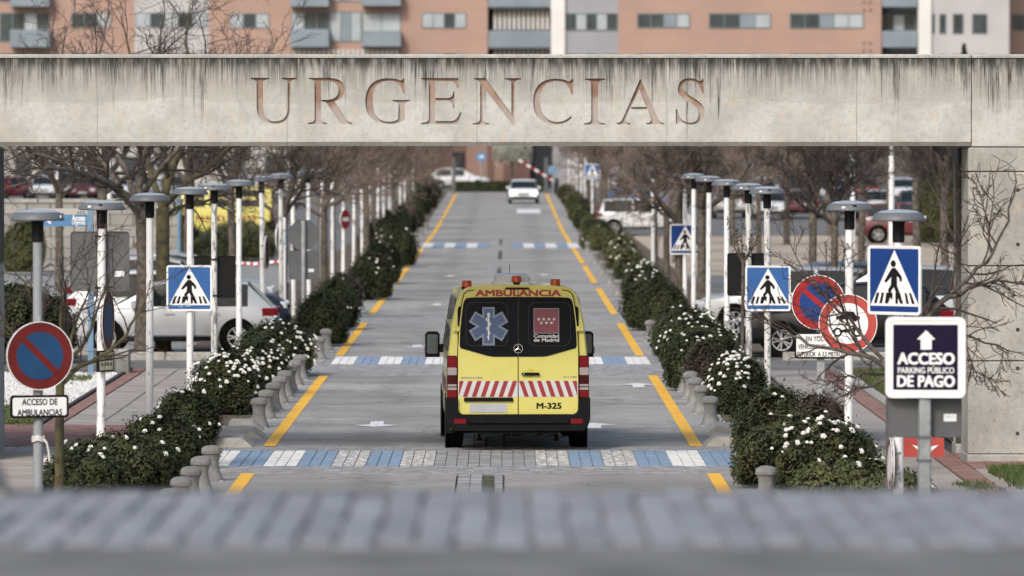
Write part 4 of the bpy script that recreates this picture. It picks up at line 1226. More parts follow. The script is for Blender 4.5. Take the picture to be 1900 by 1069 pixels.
# ---- cars
def hatch_stations(L, H, hood, ws, suv=False):
    """(y, roof or bonnet height, width factor, flag)"""
    rb = .10
    return [(0, .62, .88, ''), (.04, .90, .93, ''), (.10, .99, .95, 'r'), (.58 if not suv else .34, H-.06, .97, 'w1'), (1.05, H-.015, .985, 'w'), (1.60, H, 1, 'p'), (1.68, H, 1, 'w'), (2.2, H-.02, 1, 'w'), (ws, H-.09, 1, 's'), (ws + .82, 1.0 if not suv else 1.12, .99, 'h'), (L - .35, .88 if not suv else 1.0, .96, 'h'), (L - .12, .74 if not suv else .86, .9, ''), (L, .58, .82, '')]
def make_car(name, label, color, L=4.26, W=.90, H=1.46, suv=False, ws=2.5, light=False, group=None):
    t = thing(name, label, 'car', (0,0,0), 0, group)
    st = hatch_stations(L, H, 0, ws, suv)
    belt = .93 if not suv else 1.05
    zb = .24 if not suv else .30
    def ring(s):
        y, zt, k, fl = s
        w = W * k
        if zt > belt + .12:
            return [(w*.90, zb), (w*.985, zb+.12), (w, .55), (w*.985, belt-.08), (w*.955, belt), (w*.80, zt-.075), (w*.70, zt-.02), (0, zt)]
        zt2 = min(zt, belt)
        return [(w*.90, zb), (w*.985, zb+.10), (w, min(.55, zt2-.22)), (w*.97, zt2-.10), (w*.93, zt2-.055), (w*.86, zt2-.025), (w*.7, zt2-.008), (0, zt2+.012)]
    body, glass_f, glass_r = MB(), MB(), MB()
    glass_side = {(a, b_): MB() for a in (-1, 1) for b_ in (0, 1)}
    rs = [ring(s) for s in st]
    for i in range(len(st) - 1):
        a, b_ = rs[i], rs[i+1]; ya, yb_ = st[i][0], st[i+1][0]; fl = st[i][3]
        for k in range(7):
            tgt = body
            if fl == 's' and k >= 5: tgt = glass_f
            elif fl == 'r' and k >= 5: tgt = glass_r
            for s_ in (-1, 1):
                if k == 4 and fl in ('w', 'w1'): tgt = glass_side[(s_, 0 if yb_ < 1.65 else 1)]
                v = [(s_*a[k][0], ya, a[k][1]), (s_*a[k+1][0], ya, a[k+1][1]), (s_*b_[k+1][0], yb_, b_[k+1][1]), (s_*b_[k][0], yb_, b_[k][1])]
                tgt.add(v, [(0,1,2,3) if s_ < 0 else (3,2,1,0)])
    for idx, rv in ((0, False), (len(st)-1, True)):
        r_ = rs[idx]; y = st[idx][0]
        lp = [(-p[0], y, p[1]) for p in r_] + [(p[0], y, p[1]) for p in r_[::-1][1:]]
        body.add(lp, [tuple(range(len(lp)))[::-1] if rv else tuple(range(len(lp)))])
    # flat underside
    for i in range(len(st) - 1):
        body.add([(-rs[i][0][0], st[i][0], zb), (rs[i][0][0], st[i][0], zb), (rs[i+1][0][0], st[i+1][0], zb), (-rs[i+1][0][0], st[i+1][0], zb)], [(0,3,2,1)])
    def weld(mb):
        key, new, mp = {}, [], []
        for v in mb.v:
            q = (round(v[0], 4), round(v[1], 4), round(v[2], 4))
            if q not in key: key[q] = len(new); new.append(v)
            mp.append(key[q])
        fs = []
        for f in mb.f:
            g = []
            for i in f:
                if mp[i] not in g: g.append(mp[i])
            if len(g) > 2: fs.append(tuple(g))
        mb.v, mb.f, mb.m = new, fs, [0]*len(fs); return mb
    obj('body', weld(body), M[color], t, 28)
    for g_ in glass_side.values(): obj('side_window', weld(g_), M['car_glass'], t)
    obj('windscreen', weld(glass_f), M['car_glass'], t)
    obj('rear_window', weld(glass_r), M['car_glass'], t)
    wr = .315 if not suv else .345
    wy = (.78, L - .82)
    for s_ in (-1, 1):
        for yy in wy:
            ar = MB(); ar.lathe([(wr+.065, -.012), (wr+.065, .012)], 26, (s_*W*.988, yy, wr+.01), 'x'); obj('wheel_arch', ar, M['under'], t)
        for yy in wy: wheel(t, s_*(W - .095), yy, wr, .21, s_)
        zl = .80 if not suv else .9
        mb = MB(); mb.cbox(min(s_*W*.60, s_*W*.955), max(s_*W*.60, s_*W*.955), -.012, .30, zl - .05, zl + .10, .025); obj('tail_lamp', mb, M['lens_red'], t)
        zh = .66 if not suv else .78
        if light:
            mb = MB(); mb.lathe([(.11, -.03), (.105, .02), (.07, .05)], 18, (s_*W*.76, L - .03, zh), 'y'); obj('headlight', mb, M['headlight'], t)
        else:
            mb = MB(); mb.cbox(min(s_*W*.50, s_*W*.86), max(s_*W*.50, s_*W*.86), L - .26, L - .02, zh - .07, zh + .07, .03); obj('headlight', mb, M['headlight_off'], t)
        mb = MB(); mb.cbox(min(s_*W*.97, s_*W*1.13), max(s_*W*.97, s_*W*1.13), ws + .30, ws + .42, belt - .02, belt + .12, .03); obj('wing_mirror', mb, M[color], t, 40)
        for yy in (1.15, 2.05):
            mb = MB(); mb.cbox(min(s_*W*.985, s_*W*1.02), max(s_*W*.985, s_*W*1.02), yy, yy + .2, belt - .16, belt - .13, .006); obj('door_handle', mb, M['chrome' if 'car_white' != color != 'car_palesilver' else color], t)
        mb = MB(); mb.box(min(s_*W*.99, s_*W*1.004), max(s_*W*.99, s_*W*1.004), .78 + wr + .1, L - .82 - wr - .1, zb + .0, zb + .09); obj('sill_trim', mb, M['rubber'], t)
        for yy in (1.64, 2.72):
            mb = MB(); mb.box(min(s_*W*.99, s_*W*1.0025), max(s_*W*.99, s_*W*1.0025), yy, yy + .012, zb + .1, belt - .04); obj('door_seam', mb, M['under'], t)
    mb = MB(); mb.cbox(-W*.86, W*.86, L - .10, L + .015, .26, .46, .03); obj('front_grille', mb, M['rubber'], t)
    mb = MB(); mb.cbox(-W*.42, W*.42, L - .12, L + .0, .56, .65, .015); obj('grille_bar', mb, M['rubber'], t)
    mb = MB(); mb.box(-.26, .26, L + .005, L + .018, .44, .55); obj('number_plate', mb, M['plate'], t)
    mb = MB(); mb.cbox(-W*.85, W*.85, -.03, .12, .28, .46, .03); obj('rear_bumper', mb, M['rubber'], t)
    mb = MB(); mb.box(-.26, .26, -.012, .02, .66, .77); obj('number_plate', mb, M['plate'], t)
    return t
def recolour(root, color):
    for ch in root.children:
        if ch.name.split('.')[0] in ('body', 'wing_mirror'):
            ch.material_slots[0].link = 'OBJECT'; ch.material_slots[0].material = M[color]
    return root
HATCH = make_car('parked_car', 'pale silver hatchback parked side on behind the two big tree trunks', 'car_palesilver', H=1.50)
move(HATCH, (-4.62, 117.95, 0), R(90))
SUV = make_car('parked_car', 'white tall car parked third in line behind the pale silver hatchback', 'car_white', L=4.45, W=.93, H=1.68, suv=True, ws=2.55)
move(SUV, (X(128, 131), 131.0, 0), R(-90))
def car(src, label, color, x, Y, rotz, group=None, z=None):
    c = dup(src, (x, Y, gz(Y) if z is None else z), R(rotz), label, group)
    if 'group' in c and not group: del c['group']
    return recolour(c, color)
car(HATCH, 'dark navy car nose to the clipped hedge behind the pale silver hatchback', 'car_navy', -9.05, 128.6, -90)
car(HATCH, 'white car with red tail lamp behind the large grey sign back', 'car_white', X(118, 124.5), 125, -90)
car(SUV, 'silver estate parked beyond the white tall car at left', 'car_silver', X(160, 137), 137, -90)
BLK = make_car('parked_car', 'black hatchback with silver alloy wheels parked behind the round red signs', 'car_black')
move(BLK, (X(1372, 116) + 4.26, 116.2, 0), R(90))
car(SUV, 'silver people carrier showing its long side windows behind the black hatchback', 'car_silver', X(1445, 121.5) + 4.4, 121.6, 90)
car(HATCH, 'silver hatchback with sloping windscreen left of the black square sign back', 'car_silver', X(1292, 128) + 4.26, 128.5, 90)
car(HATCH, 'pale blue grey car behind the silver hatchback at right', 'car_bluegrey', X(1345, 134) + 4.26, 134.2, 90)
car(SUV, 'white car with red tail lamp beyond the right hedge row', 'car_white', X(1106, 262), 262, -90)
car(HATCH, 'blue grey car parked just past the white one beyond the right hedge', 'car_bluegrey', X(1108, 285), 287, -90)
car(HATCH, 'bright blue car far back among the right hand trees', 'car_blue', X(1120, 310), 312, -90)
car(SUV, 'dark red car on the sandy ground behind the right lamp heads', 'car_darkred', X(1592, 243), 243, -90)
LIT = make_car('oncoming_car', 'white car with lit headlights driving towards the gateway', 'car_brightwhite', light=True)
move(LIT, (X(971.5, 347), 351.2, gz(347)), R(180))
car(HATCH, 'white car crossing the junction at the far left end of the road', 'car_white', X(795, 405), 405, -90)
cols = ['car_silver', 'car_white', 'car_darkred', 'car_grey', 'car_white', 'car_navy', 'car_silver', 'car_black']
lab = {'car_silver': 'silver', 'car_white': 'white', 'car_darkred': 'dark red', 'car_grey': 'grey', 'car_navy': 'navy', 'car_black': 'black', 'car_red': 'red', 'car_bluegrey': 'blue grey'}
for i, c in enumerate(cols):
    car(HATCH if i % 3 else SUV, lab[c] + ' blurred car in the nearer row of the right car park' + (', left end of row' if i in (0, 1) else ', right half of row' if i in (4, 6) else ''), c, X(1362 + 68*i, 300), 304, 180 if i % 2 else 0, 'cars in the right car park')
for i, c in enumerate(['car_white', 'car_navy', 'car_silver', 'car_red', 'car_white', 'car_grey']):
    car(HATCH, lab[c] + ' blurred car in the farther row of the right car park' + (', left end of row' if i == 0 else ', towards the pillar' if i == 4 else ''), c, X(1415 + 66*i, 350), 354, 0 if i % 2 else 180, 'cars in the right car park')
for i, c in enumerate(['car_red', 'car_white', 'car_bluegrey', 'car_darkred', 'car_silver', 'car_navy', 'car_white', 'car_grey']):
    car(SUV if i in (2, 4) else HATCH, lab[c] + ' blurred car above the retaining wall' + (', beside the red one at the left end' if i == 1 else ', near the tree trunks' if i == 6 else ''), c, X(38 + 40*i, 360), 362 + (i % 3) * 3, 180 if i % 2 else 150, 'cars above the retaining wall')
v2 = dup(van, (X(505, 255), 256, 0), R(90), 'second yellow ambulance parked far back behind the left lamp row')
# ================================================================= street lamps
def lamp_proto(post):
    t = thing('street_lamp', 'lamp', 'street lamp')
    mb = MB(); mb.lathe([(.056, -.1), (.054, 1.5), (.052, 3.21)], 16); obj('post', mb, M[post], t, 40)
    mb = MB(); mb.lathe([(.062, 3.16), (.066, 3.19), (.066, 3.36), (.075, 3.395)], 16); obj('collar', mb, M['black'], t, 40)
    mb = MB(); mb.lathe([(.05, 3.388), (.275, 3.392), (.298, 3.40), (.298, 3.42), (.258, 3.478), (.24, 3.486)], 24); hd = obj('lamp_head', mb, M['head'], t, 35)
    mb = MB(); mb.lathe([(.238, 3.484), (.19, 3.505), (.10, 3.518), (.02, 3.522)], 24); obj('lens_dome', mb, M['lens_top'], hd, 60)
    mb = MB(); mb.box(-.022, .022, -.292, -.266, 3.458, 3.471); obj('latch', mb, M['black'], hd)
    mb = MB(); mb.box(-.16, -.115, -.2585, -.245, 3.425, 3.452); mb.xf(Matrix.Rotation(0, 4, 'Z')); obj('sticker', mb, M['sign_white'], hd)
    return t
LP = {k: lamp_proto(k) for k in ('post_white', 'post_grey', 'post_worn')}
used = set()
def lamp(kind, px, xo, label, rot=0, group=None, Y=None, dz=0):
    Y = Y or FPX * xo / (px - VPX) * (1 if xo > 0 else 1)
    Y = abs(Y); x = X(px, Y)
    p = LP[kind]
    if kind not in used:
        used.add(kind); o = move(p, (x, Y, gz(Y) + dz), R(rot)); o['label'] = label
    else: o = dup(p, (x, Y, gz(Y) + dz), R(rot), label)
    o['group'] = group or 'lamp posts along the access road'
    o.rotation_euler.x = rng.gauss(0, R(.35)); o.rotation_euler.y = rng.gauss(0, R(.35))
    return o
lamp('post_grey', 70, -5.15, 'grey lamp post with flat disc head above the round no parking sign at left', 95)
lamp('post_white', 186, -5.15, 'white lamp post carrying the grey square sign back at left', 0)
lamp('post_white', 277, -5.15, 'white lamp post in front of the pale silver hatchback, beside the two big trunks', 170)
lamp('post_white', 352, -5.15, 'white lamp post behind the left pedestrian crossing sign', 160)
lamp('post_worn', 397, -5.15, 'badly peeling lamp post in front of the left black square sign back', 0)
lamp('post_white', 443, -5.15, 'white lamp post rising from flowering bushes right of the left black sign back', 200)
lamp('post_white', 488, -5.15, 'white lamp post in front of the tail of the pale silver hatchback', 150)
lamp('post_worn', 522, -5.15, 'peeling lamp post just left of the rotated red ringed sign', 170)
lamp('post_white', 545, -5.15, 'white lamp post carrying the rotated red ringed sign', 120)
lamp('post_white', 573, -5.15, 'white lamp post just behind the octagonal sign back', 60)
for i, px in enumerate((597, 617, 636, 656, 672, 686, 700, 712, 723, 733, 742, 751, 759, 767)):
    lamp('post_white', px, -5.15, 'blurred white lamp post in the far part of the left row', 37*i, 'far lamp posts of the left row')
lamp('post_white', 1668, 4.3, 'white lamp post with flat disc head above the tall narrow crossing sign at right', 110)
lamp('post_white', 1575, 4.3, 'white lamp post behind the pale red ringed vehicle sign', 10)
lamp('post_worn', 1425, 4.3, 'peeling lamp post behind the crossing sign beside the round red signs', 5)
lamp('post_worn', 1390, 4.3, 'peeling lamp post in front of the right black square sign back', 0)
lamp('post_white', 1349, 4.3, 'clean white lamp post just left of the right black square sign back', 30)
lamp('post_white', 1314, 4.3, 'white lamp post rising from flowering bush in the middle of the right row', 10)
lamp('post_white', 1287, 4.3, 'white lamp post overlapping the dark blue crossing sign', 0)
lamp('post_white', 1271, 4.3, 'white lamp post behind the dark blue crossing sign', 180)
for i, px in enumerate((1212, 1085, 1078, 1070, 1063, 1055, 1048)):
    lamp('post_white', px, 4.3, 'blurred white lamp post in the far part of the right row', 53*i, 'far lamp posts of the right row')
def mast(px, Y, h, label):
    t = thing('tall_mast', label, 'mast', (X(px, Y), Y, gz(Y)))
    mb = MB(); mb.lathe([(.10, -.2), (.085, h*.5), (.06, h)], 10); obj('pole', mb, M['post_white'], t, 40)
    mb = MB(); mb.box(-.09, .5, -.09, .09, h - .12, h); obj('lamp_arm', mb, M['head'], t)
mast(108, 210, 6.3, 'tall white mast behind the left limb of the big tree')
mast(203, 240, 6.4, 'thin white mast just left of the big tree trunks')
mast(1654, 190, 6.2, 'tall white mast among the dark trees at right')
mast(1582, 230, 6.3, 'white mast seen through twigs left of the tall one at right')

# ================================================================= signs
def sign_thing(name, label, px, py, Y, rot=0, cat='road sign', dx=0, group=None):
    return thing(name, label, cat, (X(px, Y) + dx, Y, Z(py, Y)), R(rot), group)
FRONT = -.078
def plate(root, loop, m, y0=FRONT, t=.018, name='plate'):
    mb = MB(); mb.prism(loop, y0, y0 + t); return obj(name, mb, M[m], root)
def layer(root, name, loops, m, n=1, parent=None):
    mb = MB(); mb.flat(loops, FRONT - .0035 * n); return obj(name, mb, M[m], parent or root)
def brackets(root, zs, back=True):
    mb = MB()
    for z in zs:
        mb.box(-.12, .12, -.0595, -.053, z - .015, z + .015)
        mb.lathe([(.062, z - .014), (.062, z + .014)], 14)
    obj('bracket', mb, M['galv'], root)
U = lambda cx, cy: ((cx - 272) / 455.0, (290 - cy) / 455.0)
PED = [(190,298),(236,232),(258,208),(285,208),(318,240),(342,270),(340,297),(322,296),(318,276),(298,262),(300,325),(322,371),(290,371),(272,335),(250,358),(250,371),(224,371),(222,350),(246,322),(250,268),(206,306)]
BARS = [[(125,372),(147,372),(124,443),(100,443)], [(168,372),(188,372),(170,443),(147,443)], [(206,372),(262,372),(258,422),(240,402),(222,443),(196,443)], [(286,372),(325,372),(352,443),(328,443),(308,405),(306,443),(286,443)], [(364,372),(382,372),(402,443),(380,443)], [(402,372),(420,372),(452,443),(428,443)]]
def crossing_sign(label, px, py, Y, size, rot=0, blue='sign_blue', bracket=True, scr=False, dx=0):
    t = sign_thing('crossing_sign', label, px, py, Y, rot, dx=dx, group='pedestrian crossing signs')
    h = size / 2
    p = plate(t, rrect(-h, h, -h, h, size*.055), 'sign_white')
    rim = rrect(-h, h, -h, h, size*.055); inner = rrect(-h*.955, h*.955, -h*.955, h*.955, size*.045)
    mb = MB(); mb.flat([rim, inner], FRONT - .006); mb.walls(rim, FRONT - .006, FRONT); mb.walls(inner, FRONT - .006, FRONT - .001); obj('raised_rim', mb, M['sign_white'], t)
    layer(t, 'blue_field', [rrect(-h*.915, h*.915, -h*.915, h*.915, size*.02)], blue, .5)
    layer(t, 'white_triangle', [[tuple(c*size for c in U(*q)) for q in ((68,460),(490,460),(275,88))]], 'sign_white', 1)
    f = layer(t, 'pedestrian_symbol', [[tuple(c*size for c in U(*q)) for q in PED]], 'ink', 2)
    c = U(267, 180); layer(t, 'symbol_head', [circle(c[0]*size, c[1]*size, .049*size, 18)], 'ink', 2, f)
    for b_ in BARS: layer(t, 'symbol_bar', [[tuple(k*size for k in U(*q)) for q in b_]], 'ink', 2, f)
    if scr:
        mb = MB(); rs = random.Random(2)
        for _ in range(26):
            a, b_ = rs.uniform(-.24, .0)*size, rs.uniform(-.41, -.32)*size; l = rs.uniform(.02, .05)*size
            mb.flat([[(a, b_), (a + l, b_ + rs.uniform(-.01,.01)), (a + l, b_ + .006), (a, b_ + .008)]], FRONT - .0095)
        obj('scratched_graffiti', mb, M['sticker'], t)
    if bracket: brackets(t, (h*.6, -h*.6))
    return t
YL = lambda px, xo: abs(FPX * xo / (px - VPX))
crossing_sign('blue pedestrian crossing sign with scratched graffiti on the left lamp row', 351.5, 534.5, YL(352, 5.15), .745, 0, scr=True)
crossing_sign('blue pedestrian crossing sign behind twigs beside the round red signs', 1425, 535, YL(1425, 4.3), .745, -3)
crossing_sign('tall looking deep blue crossing sign turned aside above the ACCESO sign', 1668, 520, YL(1668, 4.3), .755, -44, 'sign_blue_deep')
crossing_sign('dark blue crossing sign half hidden by a lamp post in the right row', 1271, 444, YL(1271, 4.3), .73, 0, 'sign_blue_deep')
y5 = 270.0
t5 = crossing_sign('small blurred crossing sign far up the right side of the road', 1099, 318.5, y5, .73, 0, bracket=True)
mb = MB(); mb.tube([(0, 0, -2.9), (0, 0, .3)], .05, 10); obj('pole', mb, M['post_white'], t5, 40)

def ring_sign(root, r, ring, field, tilt=0, ri=.70):
    mb = MB(); mb.lathe([(r, FRONT), (r, FRONT + .02)], 48, axis='y'); obj('disc', mb, M[ring], root, 40)
    rm = MB(); a, b_ = circle(0, 0, r, 48), circle(0, 0, r*.975, 48); rm.flat([a, b_], FRONT - .006); rm.walls(a, FRONT - .006, FRONT + .03); obj('rim', rm, M['sign_white'], root, 40)
    layer(root, 'field', [circle(0, 0, r*ri, 40)], field, 1)
def bar_shape(r, ang, hw):
    out = []
    for s, e in ((hw, 1), (-hw, 1), (-hw, -1), (hw, -1)):
        u = math.sqrt(max(0, (r*.72)**2 - s*s)) * e
        out.append((u*math.cos(ang) - s*math.sin(ang), u*math.sin(ang) + s*math.cos(ang)))
    return out
def no_parking(label, px, py, Y, d, rot, ring='sign_red', blue='sign_blue_dull', ang=135, dx=0):
    t = sign_thing('no_parking_sign', label, px, py, Y, rot, dx=dx)
    ring_sign(t, d/2, ring, blue)
    layer(t, 'red_slash', [bar_shape(d/2, R(ang), d*.048)], ring, 2)
    brackets(t, (d*.2, -d*.2))
    return t
Y1 = YL(70, 5.15)
no_parking('large round no parking sign, dark red and blue, at the left edge', 70, 660, Y1, .755, 20, 'sign_red_dark', 'sign_blue_dull')
def text_plate(label, px, py, Y, w, h, rot, lines, cat='sign plate'):
    t = sign_thing('text_plate', label, px, py, Y, rot, cat)
    plate(t, rrect(-w/2, w/2, -h/2, h/2, h*.14), 'ink')
    layer(t, 'white_face', [rrect(-w/2 + .025, w/2 - .025, -h/2 + .025, h/2 - .025, h*.10)], 'sign_white', 1)
    for k, z in lines:
        mb = text(k, 0, FRONT - .0075, z); obj('lettering', mb, M['ink'], t)
    brackets(t, (0,))
    return t
text_plate('white plate reading ACCESO DE AMBULANCIAS below the large no parking sign', 70, 754, Y1, .655, .25, 17, (('acceso_de', .018), ('ambulancias', -.098)))
mb = MB()
for k in range(3): mb.tube([(math.cos(a)*.062, math.sin(a)*.062, .02*k + (.01*math.sin(3*a))) for a in [i*.35 for i in range(19)]], .012, 5)
mb.tube([(.06, -.03, .02), (.10, -.06, -.02), (.12, -.06, -.12), (.13, -.06, -.22)], .012, 5)
tg = thing('tied_strip', 'pale torn strip tied round the grey post under the ambulance plate', 'tape', (X(70, Y1), Y1, Z(818, Y1))); obj('strip', mb, M['housing'], tg)
Y78 = 78.3
pole_x = X(1523, Y78)
pl = thing('sign_pole', 'grey steel pole holding the black framed text plate at right', 'sign pole', (pole_x, Y78, 0))
mb = MB(); mb.box(-.05, .05, -.025, .025, -.1, 2.45); obj('pole', mb, M['galv'], pl); mb = MB(); mb.cbox(-.07, .07, -.05, .05, -.02, .03, .01); obj('foot', mb, M['galv'], pl)
no_parking('bright red no parking sign half covered by the vehicle sign and twigs', 1521, 561, Y78, .74, -16, 'sign_red', 'sign_blue_deep', 140)
text_plate('white plate reading SUPERIOR A 3,5 METROS under the bright red sign', 1523, 641, Y78, .70, .355, -4, (('todo1', .058), ('todo2', -.045), ('todo3', -.145)))
Y73 = YL(1575, 4.3)
vs_ = sign_thing('vehicle_ban_sign', 'pale red ringed round sign with black car and motorcycle symbols', 1575, 600, Y73, -10)
ring_sign(vs_, .37, 'sign_red_pale', 'sign_white', ri=.69)
carp = [(-.15,.05),(.15,.05),(.15,.09),(.105,.10),(.07,.15),(-.055,.15),(-.095,.10),(-.15,.09)]
cs = layer(vs_, 'car_symbol', [carp], 'ink', 2)
for q in (-.09, .09): layer(vs_, 'symbol_wheel', [circle(q, .05, .026, 14)], 'ink', 2.4, cs)
ms_ = layer(vs_, 'motorcycle_symbol', [[(-.11,-.105),(-.02,-.115),(.04,-.10),(.115,-.045),(.10,-.03),(.03,-.075),(-.03,-.07),(-.10,-.085)]], 'ink', 2)
for q in (-.13, .12): layer(vs_, 'symbol_wheel', [circle(q, -.11, .058, 18), circle(q, -.11, .034, 18)], 'ink', 2.4, ms_)
brackets(vs_, (.15, -.15))
# ACCESO PARKING
Y55 = 55.0
ap = sign_thing('parking_access_sign', 'navy sign reading ACCESO PARKING PÚBLICO DE PAGO with white arrow', 1718, 663, Y55, -5)
plate(ap, rrect(-.378, .378, -.382, .382, .06), 'sign_white', FRONT, .03)
ro, ri_ = rrect(-.378, .378, -.382, .382, .06), rrect(-.345, .345, -.349, .349, .05)
mb = MB(); mb.flat([ro, ri_], FRONT - .008); mb.walls(ro, FRONT - .008, FRONT); mb.walls(ri_, FRONT - .008, FRONT); obj('raised_rim', mb, M['sign_white'], ap)
layer(ap, 'navy_field', [rrect(-.305, .305, -.305, .31, .006)], 'sign_navy', 1)
layer(ap, 'arrow', [[(-.045,.075),(.058,.075),(.058,.17),(.093,.17),(.006,.258),(-.082,.17),(-.045,.17)]], 'sign_white', 2)
obj('lettering', text('acceso', .005, FRONT - .0075, -.062), M['sign_white'], ap)
obj('lettering', text('parking', .005, FRONT - .0075, -.148), M['sign_white'], ap)
obj('lettering', text('pago', .005, FRONT - .0075, -.275), M['sign_white'], ap)
brackets(ap, (.2, -.2))
pp = thing('sign_pole', 'square galvanised pole with band clamps under the navy ACCESO sign', 'sign pole', (X(1716, Y55), Y55, 0), R(8))
mb = MB(); mb.cbox(-.055, .055, -.055, .055, -.1, 2.5, .012); obj('pole', mb, M['galv'], pp)
mb = MB()
for z in (1.46, 1.24): mb.box(-.062, .062, -.062, .062, z, z + .025)
obj('clamp', mb, M['head'], pp)
def back_plate(name, label, px, py, Y, w, h, m, rot=0, sticker=None, straps=True, r=.04, oct_=False, oy=.062, kind='road sign'):
    t = sign_thing(name, label, px, py, Y, rot, kind)
    lp = rrect(-w/2, w/2, -h/2, h/2, r) if not oct_ else [(w/2*math.cos(R(22.5+45*k))/math.cos(R(22.5)), w/2*math.sin(R(22.5+45*k))/math.cos(R(22.5))) for k in range(8)]
    mb = MB(); mb.prism(lp, oy, oy + .02); p = obj('plate', mb, M[m], t)
    rim = MB(); inn = [(a*.965, b_*.965) for a, b_ in lp]
    rim.flat([lp, inn], oy - .012); rim.walls(lp, oy - .012, oy); rim.walls(inn[::-1], oy - .012, oy); obj('folded_edge', rim, M[m], p)
    if sticker:
        sx_, sz_ = sticker; mb = MB(); mb.flat([rrect(sx_ - .06, sx_ + .06, sz_ - .035, sz_ + .035, .004)], oy - .004); s_ = obj('sticker', mb, M['sign_white'], p)
        mb = MB(); mb.flat([rrect(sx_ - .052, sx_ + .045, sz_ - .002, sz_ + .022, .003)], oy - .006); obj('sticker_print', mb, M['sticker'], s_)
    if straps:
        mb = MB()
        for z in (h*.42, -h*.44): mb.lathe([(.060, z - .012), (.060, z + .012)], 14); mb.tube([(0, -.06, z), (.12, -.03, z + .01), (.2, .0, z - .005)], .006, 5)
        obj('strap', mb, M['black'], t)
    return t
back_plate('reversed_sign', 'large grey square sign back with pale sticker on the left lamp row', 184.5, 485, YL(186, 5.15), .75, .76, 'sign_back', 0, (.25, -.16))
back_plate('reversed_sign', 'black square sign back behind the peeling lamp post at left', 398, 514, YL(397, 5.15), .735, .745, 'sign_back_black')
back_plate('reversed_sign', 'black square sign back behind the peeling lamp post at right', 1390, 509.5, YL(1390, 4.3), .77, .76, 'sign_back_black')
bp2 = back_plate('reversed_sign', 'low grey plate back with small sticker below the navy ACCESO sign', 1716, 776, Y55, .72, .37, 'sign_back', 2, (.25, .0), straps=False, r=.012)
Y132 = 132.0
sp = thing('sign_pole', 'grey pole of the octagonal sign back beside the left bushes', 'sign pole', (X(563, Y132), Y132, 0)); mb = MB(); mb.tube([(0,0,-.1),(0,0,2.45)], .055, 12); obj('pole', mb, M['galv'], sp, 40)
back_plate('reversed_sign', 'octagonal grey stop sign back above a grey plate in the left row', 563, 436, Y132, .68, .68, 'sign_back', 0, oct_=True, straps=False)
back_plate('reversed_sign', 'rectangular grey plate back with sticker under the octagonal sign', 563, 492, Y132, .68, .66, 'sign_back', 0, (.17, -.12), straps=False)
# turned signs along the left row
def turned(label, px, py, Y, d, rot, ring='sign_red', field='sign_white', pole=None, dx=0):
    t = sign_thing('round_sign', label, px, py, Y, rot, dx=dx)
    ring_sign(t, d/2, ring, field, ri=.72)
    brackets(t, (d*.2, -d*.2))
    if pole: mb = MB(); mb.tube([(0, 0, -pole), (0, 0, d*.6)], .05, 10); obj('pole', mb, M['post_white'], t, 40)
    return t
turned('dark red sign turned edge on beside the lamp with the large grey sign back', 186, 595, YL(186, 5.15), .76, 82, 'sign_red_dark', 'sign_blue_dull', dx=.02)
turned('red ringed white round sign turned sideways in the left lamp row', 545, 441, YL(545, 5.15), .76, 74)
turned('grey backed round sign turned away left of the red ringed one', 527, 440, 135.5, .76, 252, 'sign_back', 'sign_back', pole=2.0)
turned('red sign turned edge on behind the tail of the pale silver hatchback', 488, 468, YL(488, 5.15), .70, 84, 'sign_red_dark', 'ink', dx=.01)
turned('red sign turned edge on low beside the lamp under the narrow crossing sign', 1665, 860, YL(1668, 4.3), .56, -89, 'sign_red_dark', 'sign_white', dx=-.0)
ne = turned('blurred red no entry sign turned sideways up the left row', 637, 407, 180, .62, 62, 'sign_red', 'sign_red', pole=2.1)
layer(ne, 'white_bar', [rrect(-.21, .21, -.06, .06, .01)], 'sign_white', 2)
turned('small blurred red sign far up the left row', 691, 384, 250, .58, 40, 'sign_red', 'sign_red', pole=1.5)
sm = sign_thing('small_plate', 'small yellowed plate in a black frame low on the left lamp', 186, 670, YL(186, 5.15), 52, 'sign plate')
plate(sm, rrect(-.15, .15, -.135, .135, .012), 'black', FRONT - .02, .035); mb = MB(); mb.flat([rrect(-.13, .13, -.115, .115, .008)], FRONT - .0235); obj('face', mb, M['aged_plate'], sm)
mb = MB()
for z in (.05, -.04): 
    for k in range(4): mb.flat([[(-.10 + k*.055, z - .02), (-.065 + k*.055, z - .02), (-.06 + k*.055, z + .02), (-.095 + k*.055, z + .022)]], FRONT - .0265)
obj('faded_print', mb, M['sign_back'], sm); brackets(sm, (0,))
sm2 = sign_thing('small_plate', 'small white box plate under the sideways red ringed sign', 545, 482, YL(545, 5.15), 40, 'sign plate')
plate(sm2, rrect(-.10, .10, -.11, .11, .01), 'sign_back', FRONT - .02, .05); mb = MB(); mb.flat([rrect(-.075, .075, -.085, .085, .008)], FRONT - .0235); obj('face', mb, M['sign_white'], sm2); brackets(sm2, (0,))
# red arrow board
Y68 = 70.0
ra = sign_thing('arrow_board', 'low red board with white down arrow behind the galvanised pole', 1707, 830, Y68, 0)
plate(ra, rrect(-.26, .29, -.115, .115, .006), 'sign_red_pale', FRONT, .015)
layer(ra, 'arrow', [[(.015,.105),(.115,.105),(.115,.005),(.225,.03),(.065,-.105),(-.095,.03),(.015,.005)]], 'sign_white', 1)
mb = MB(); mb.tube([(.05,0,-.75),(.05,0,.1)], .035, 8); obj('pole', mb, M['post_white'], ra)
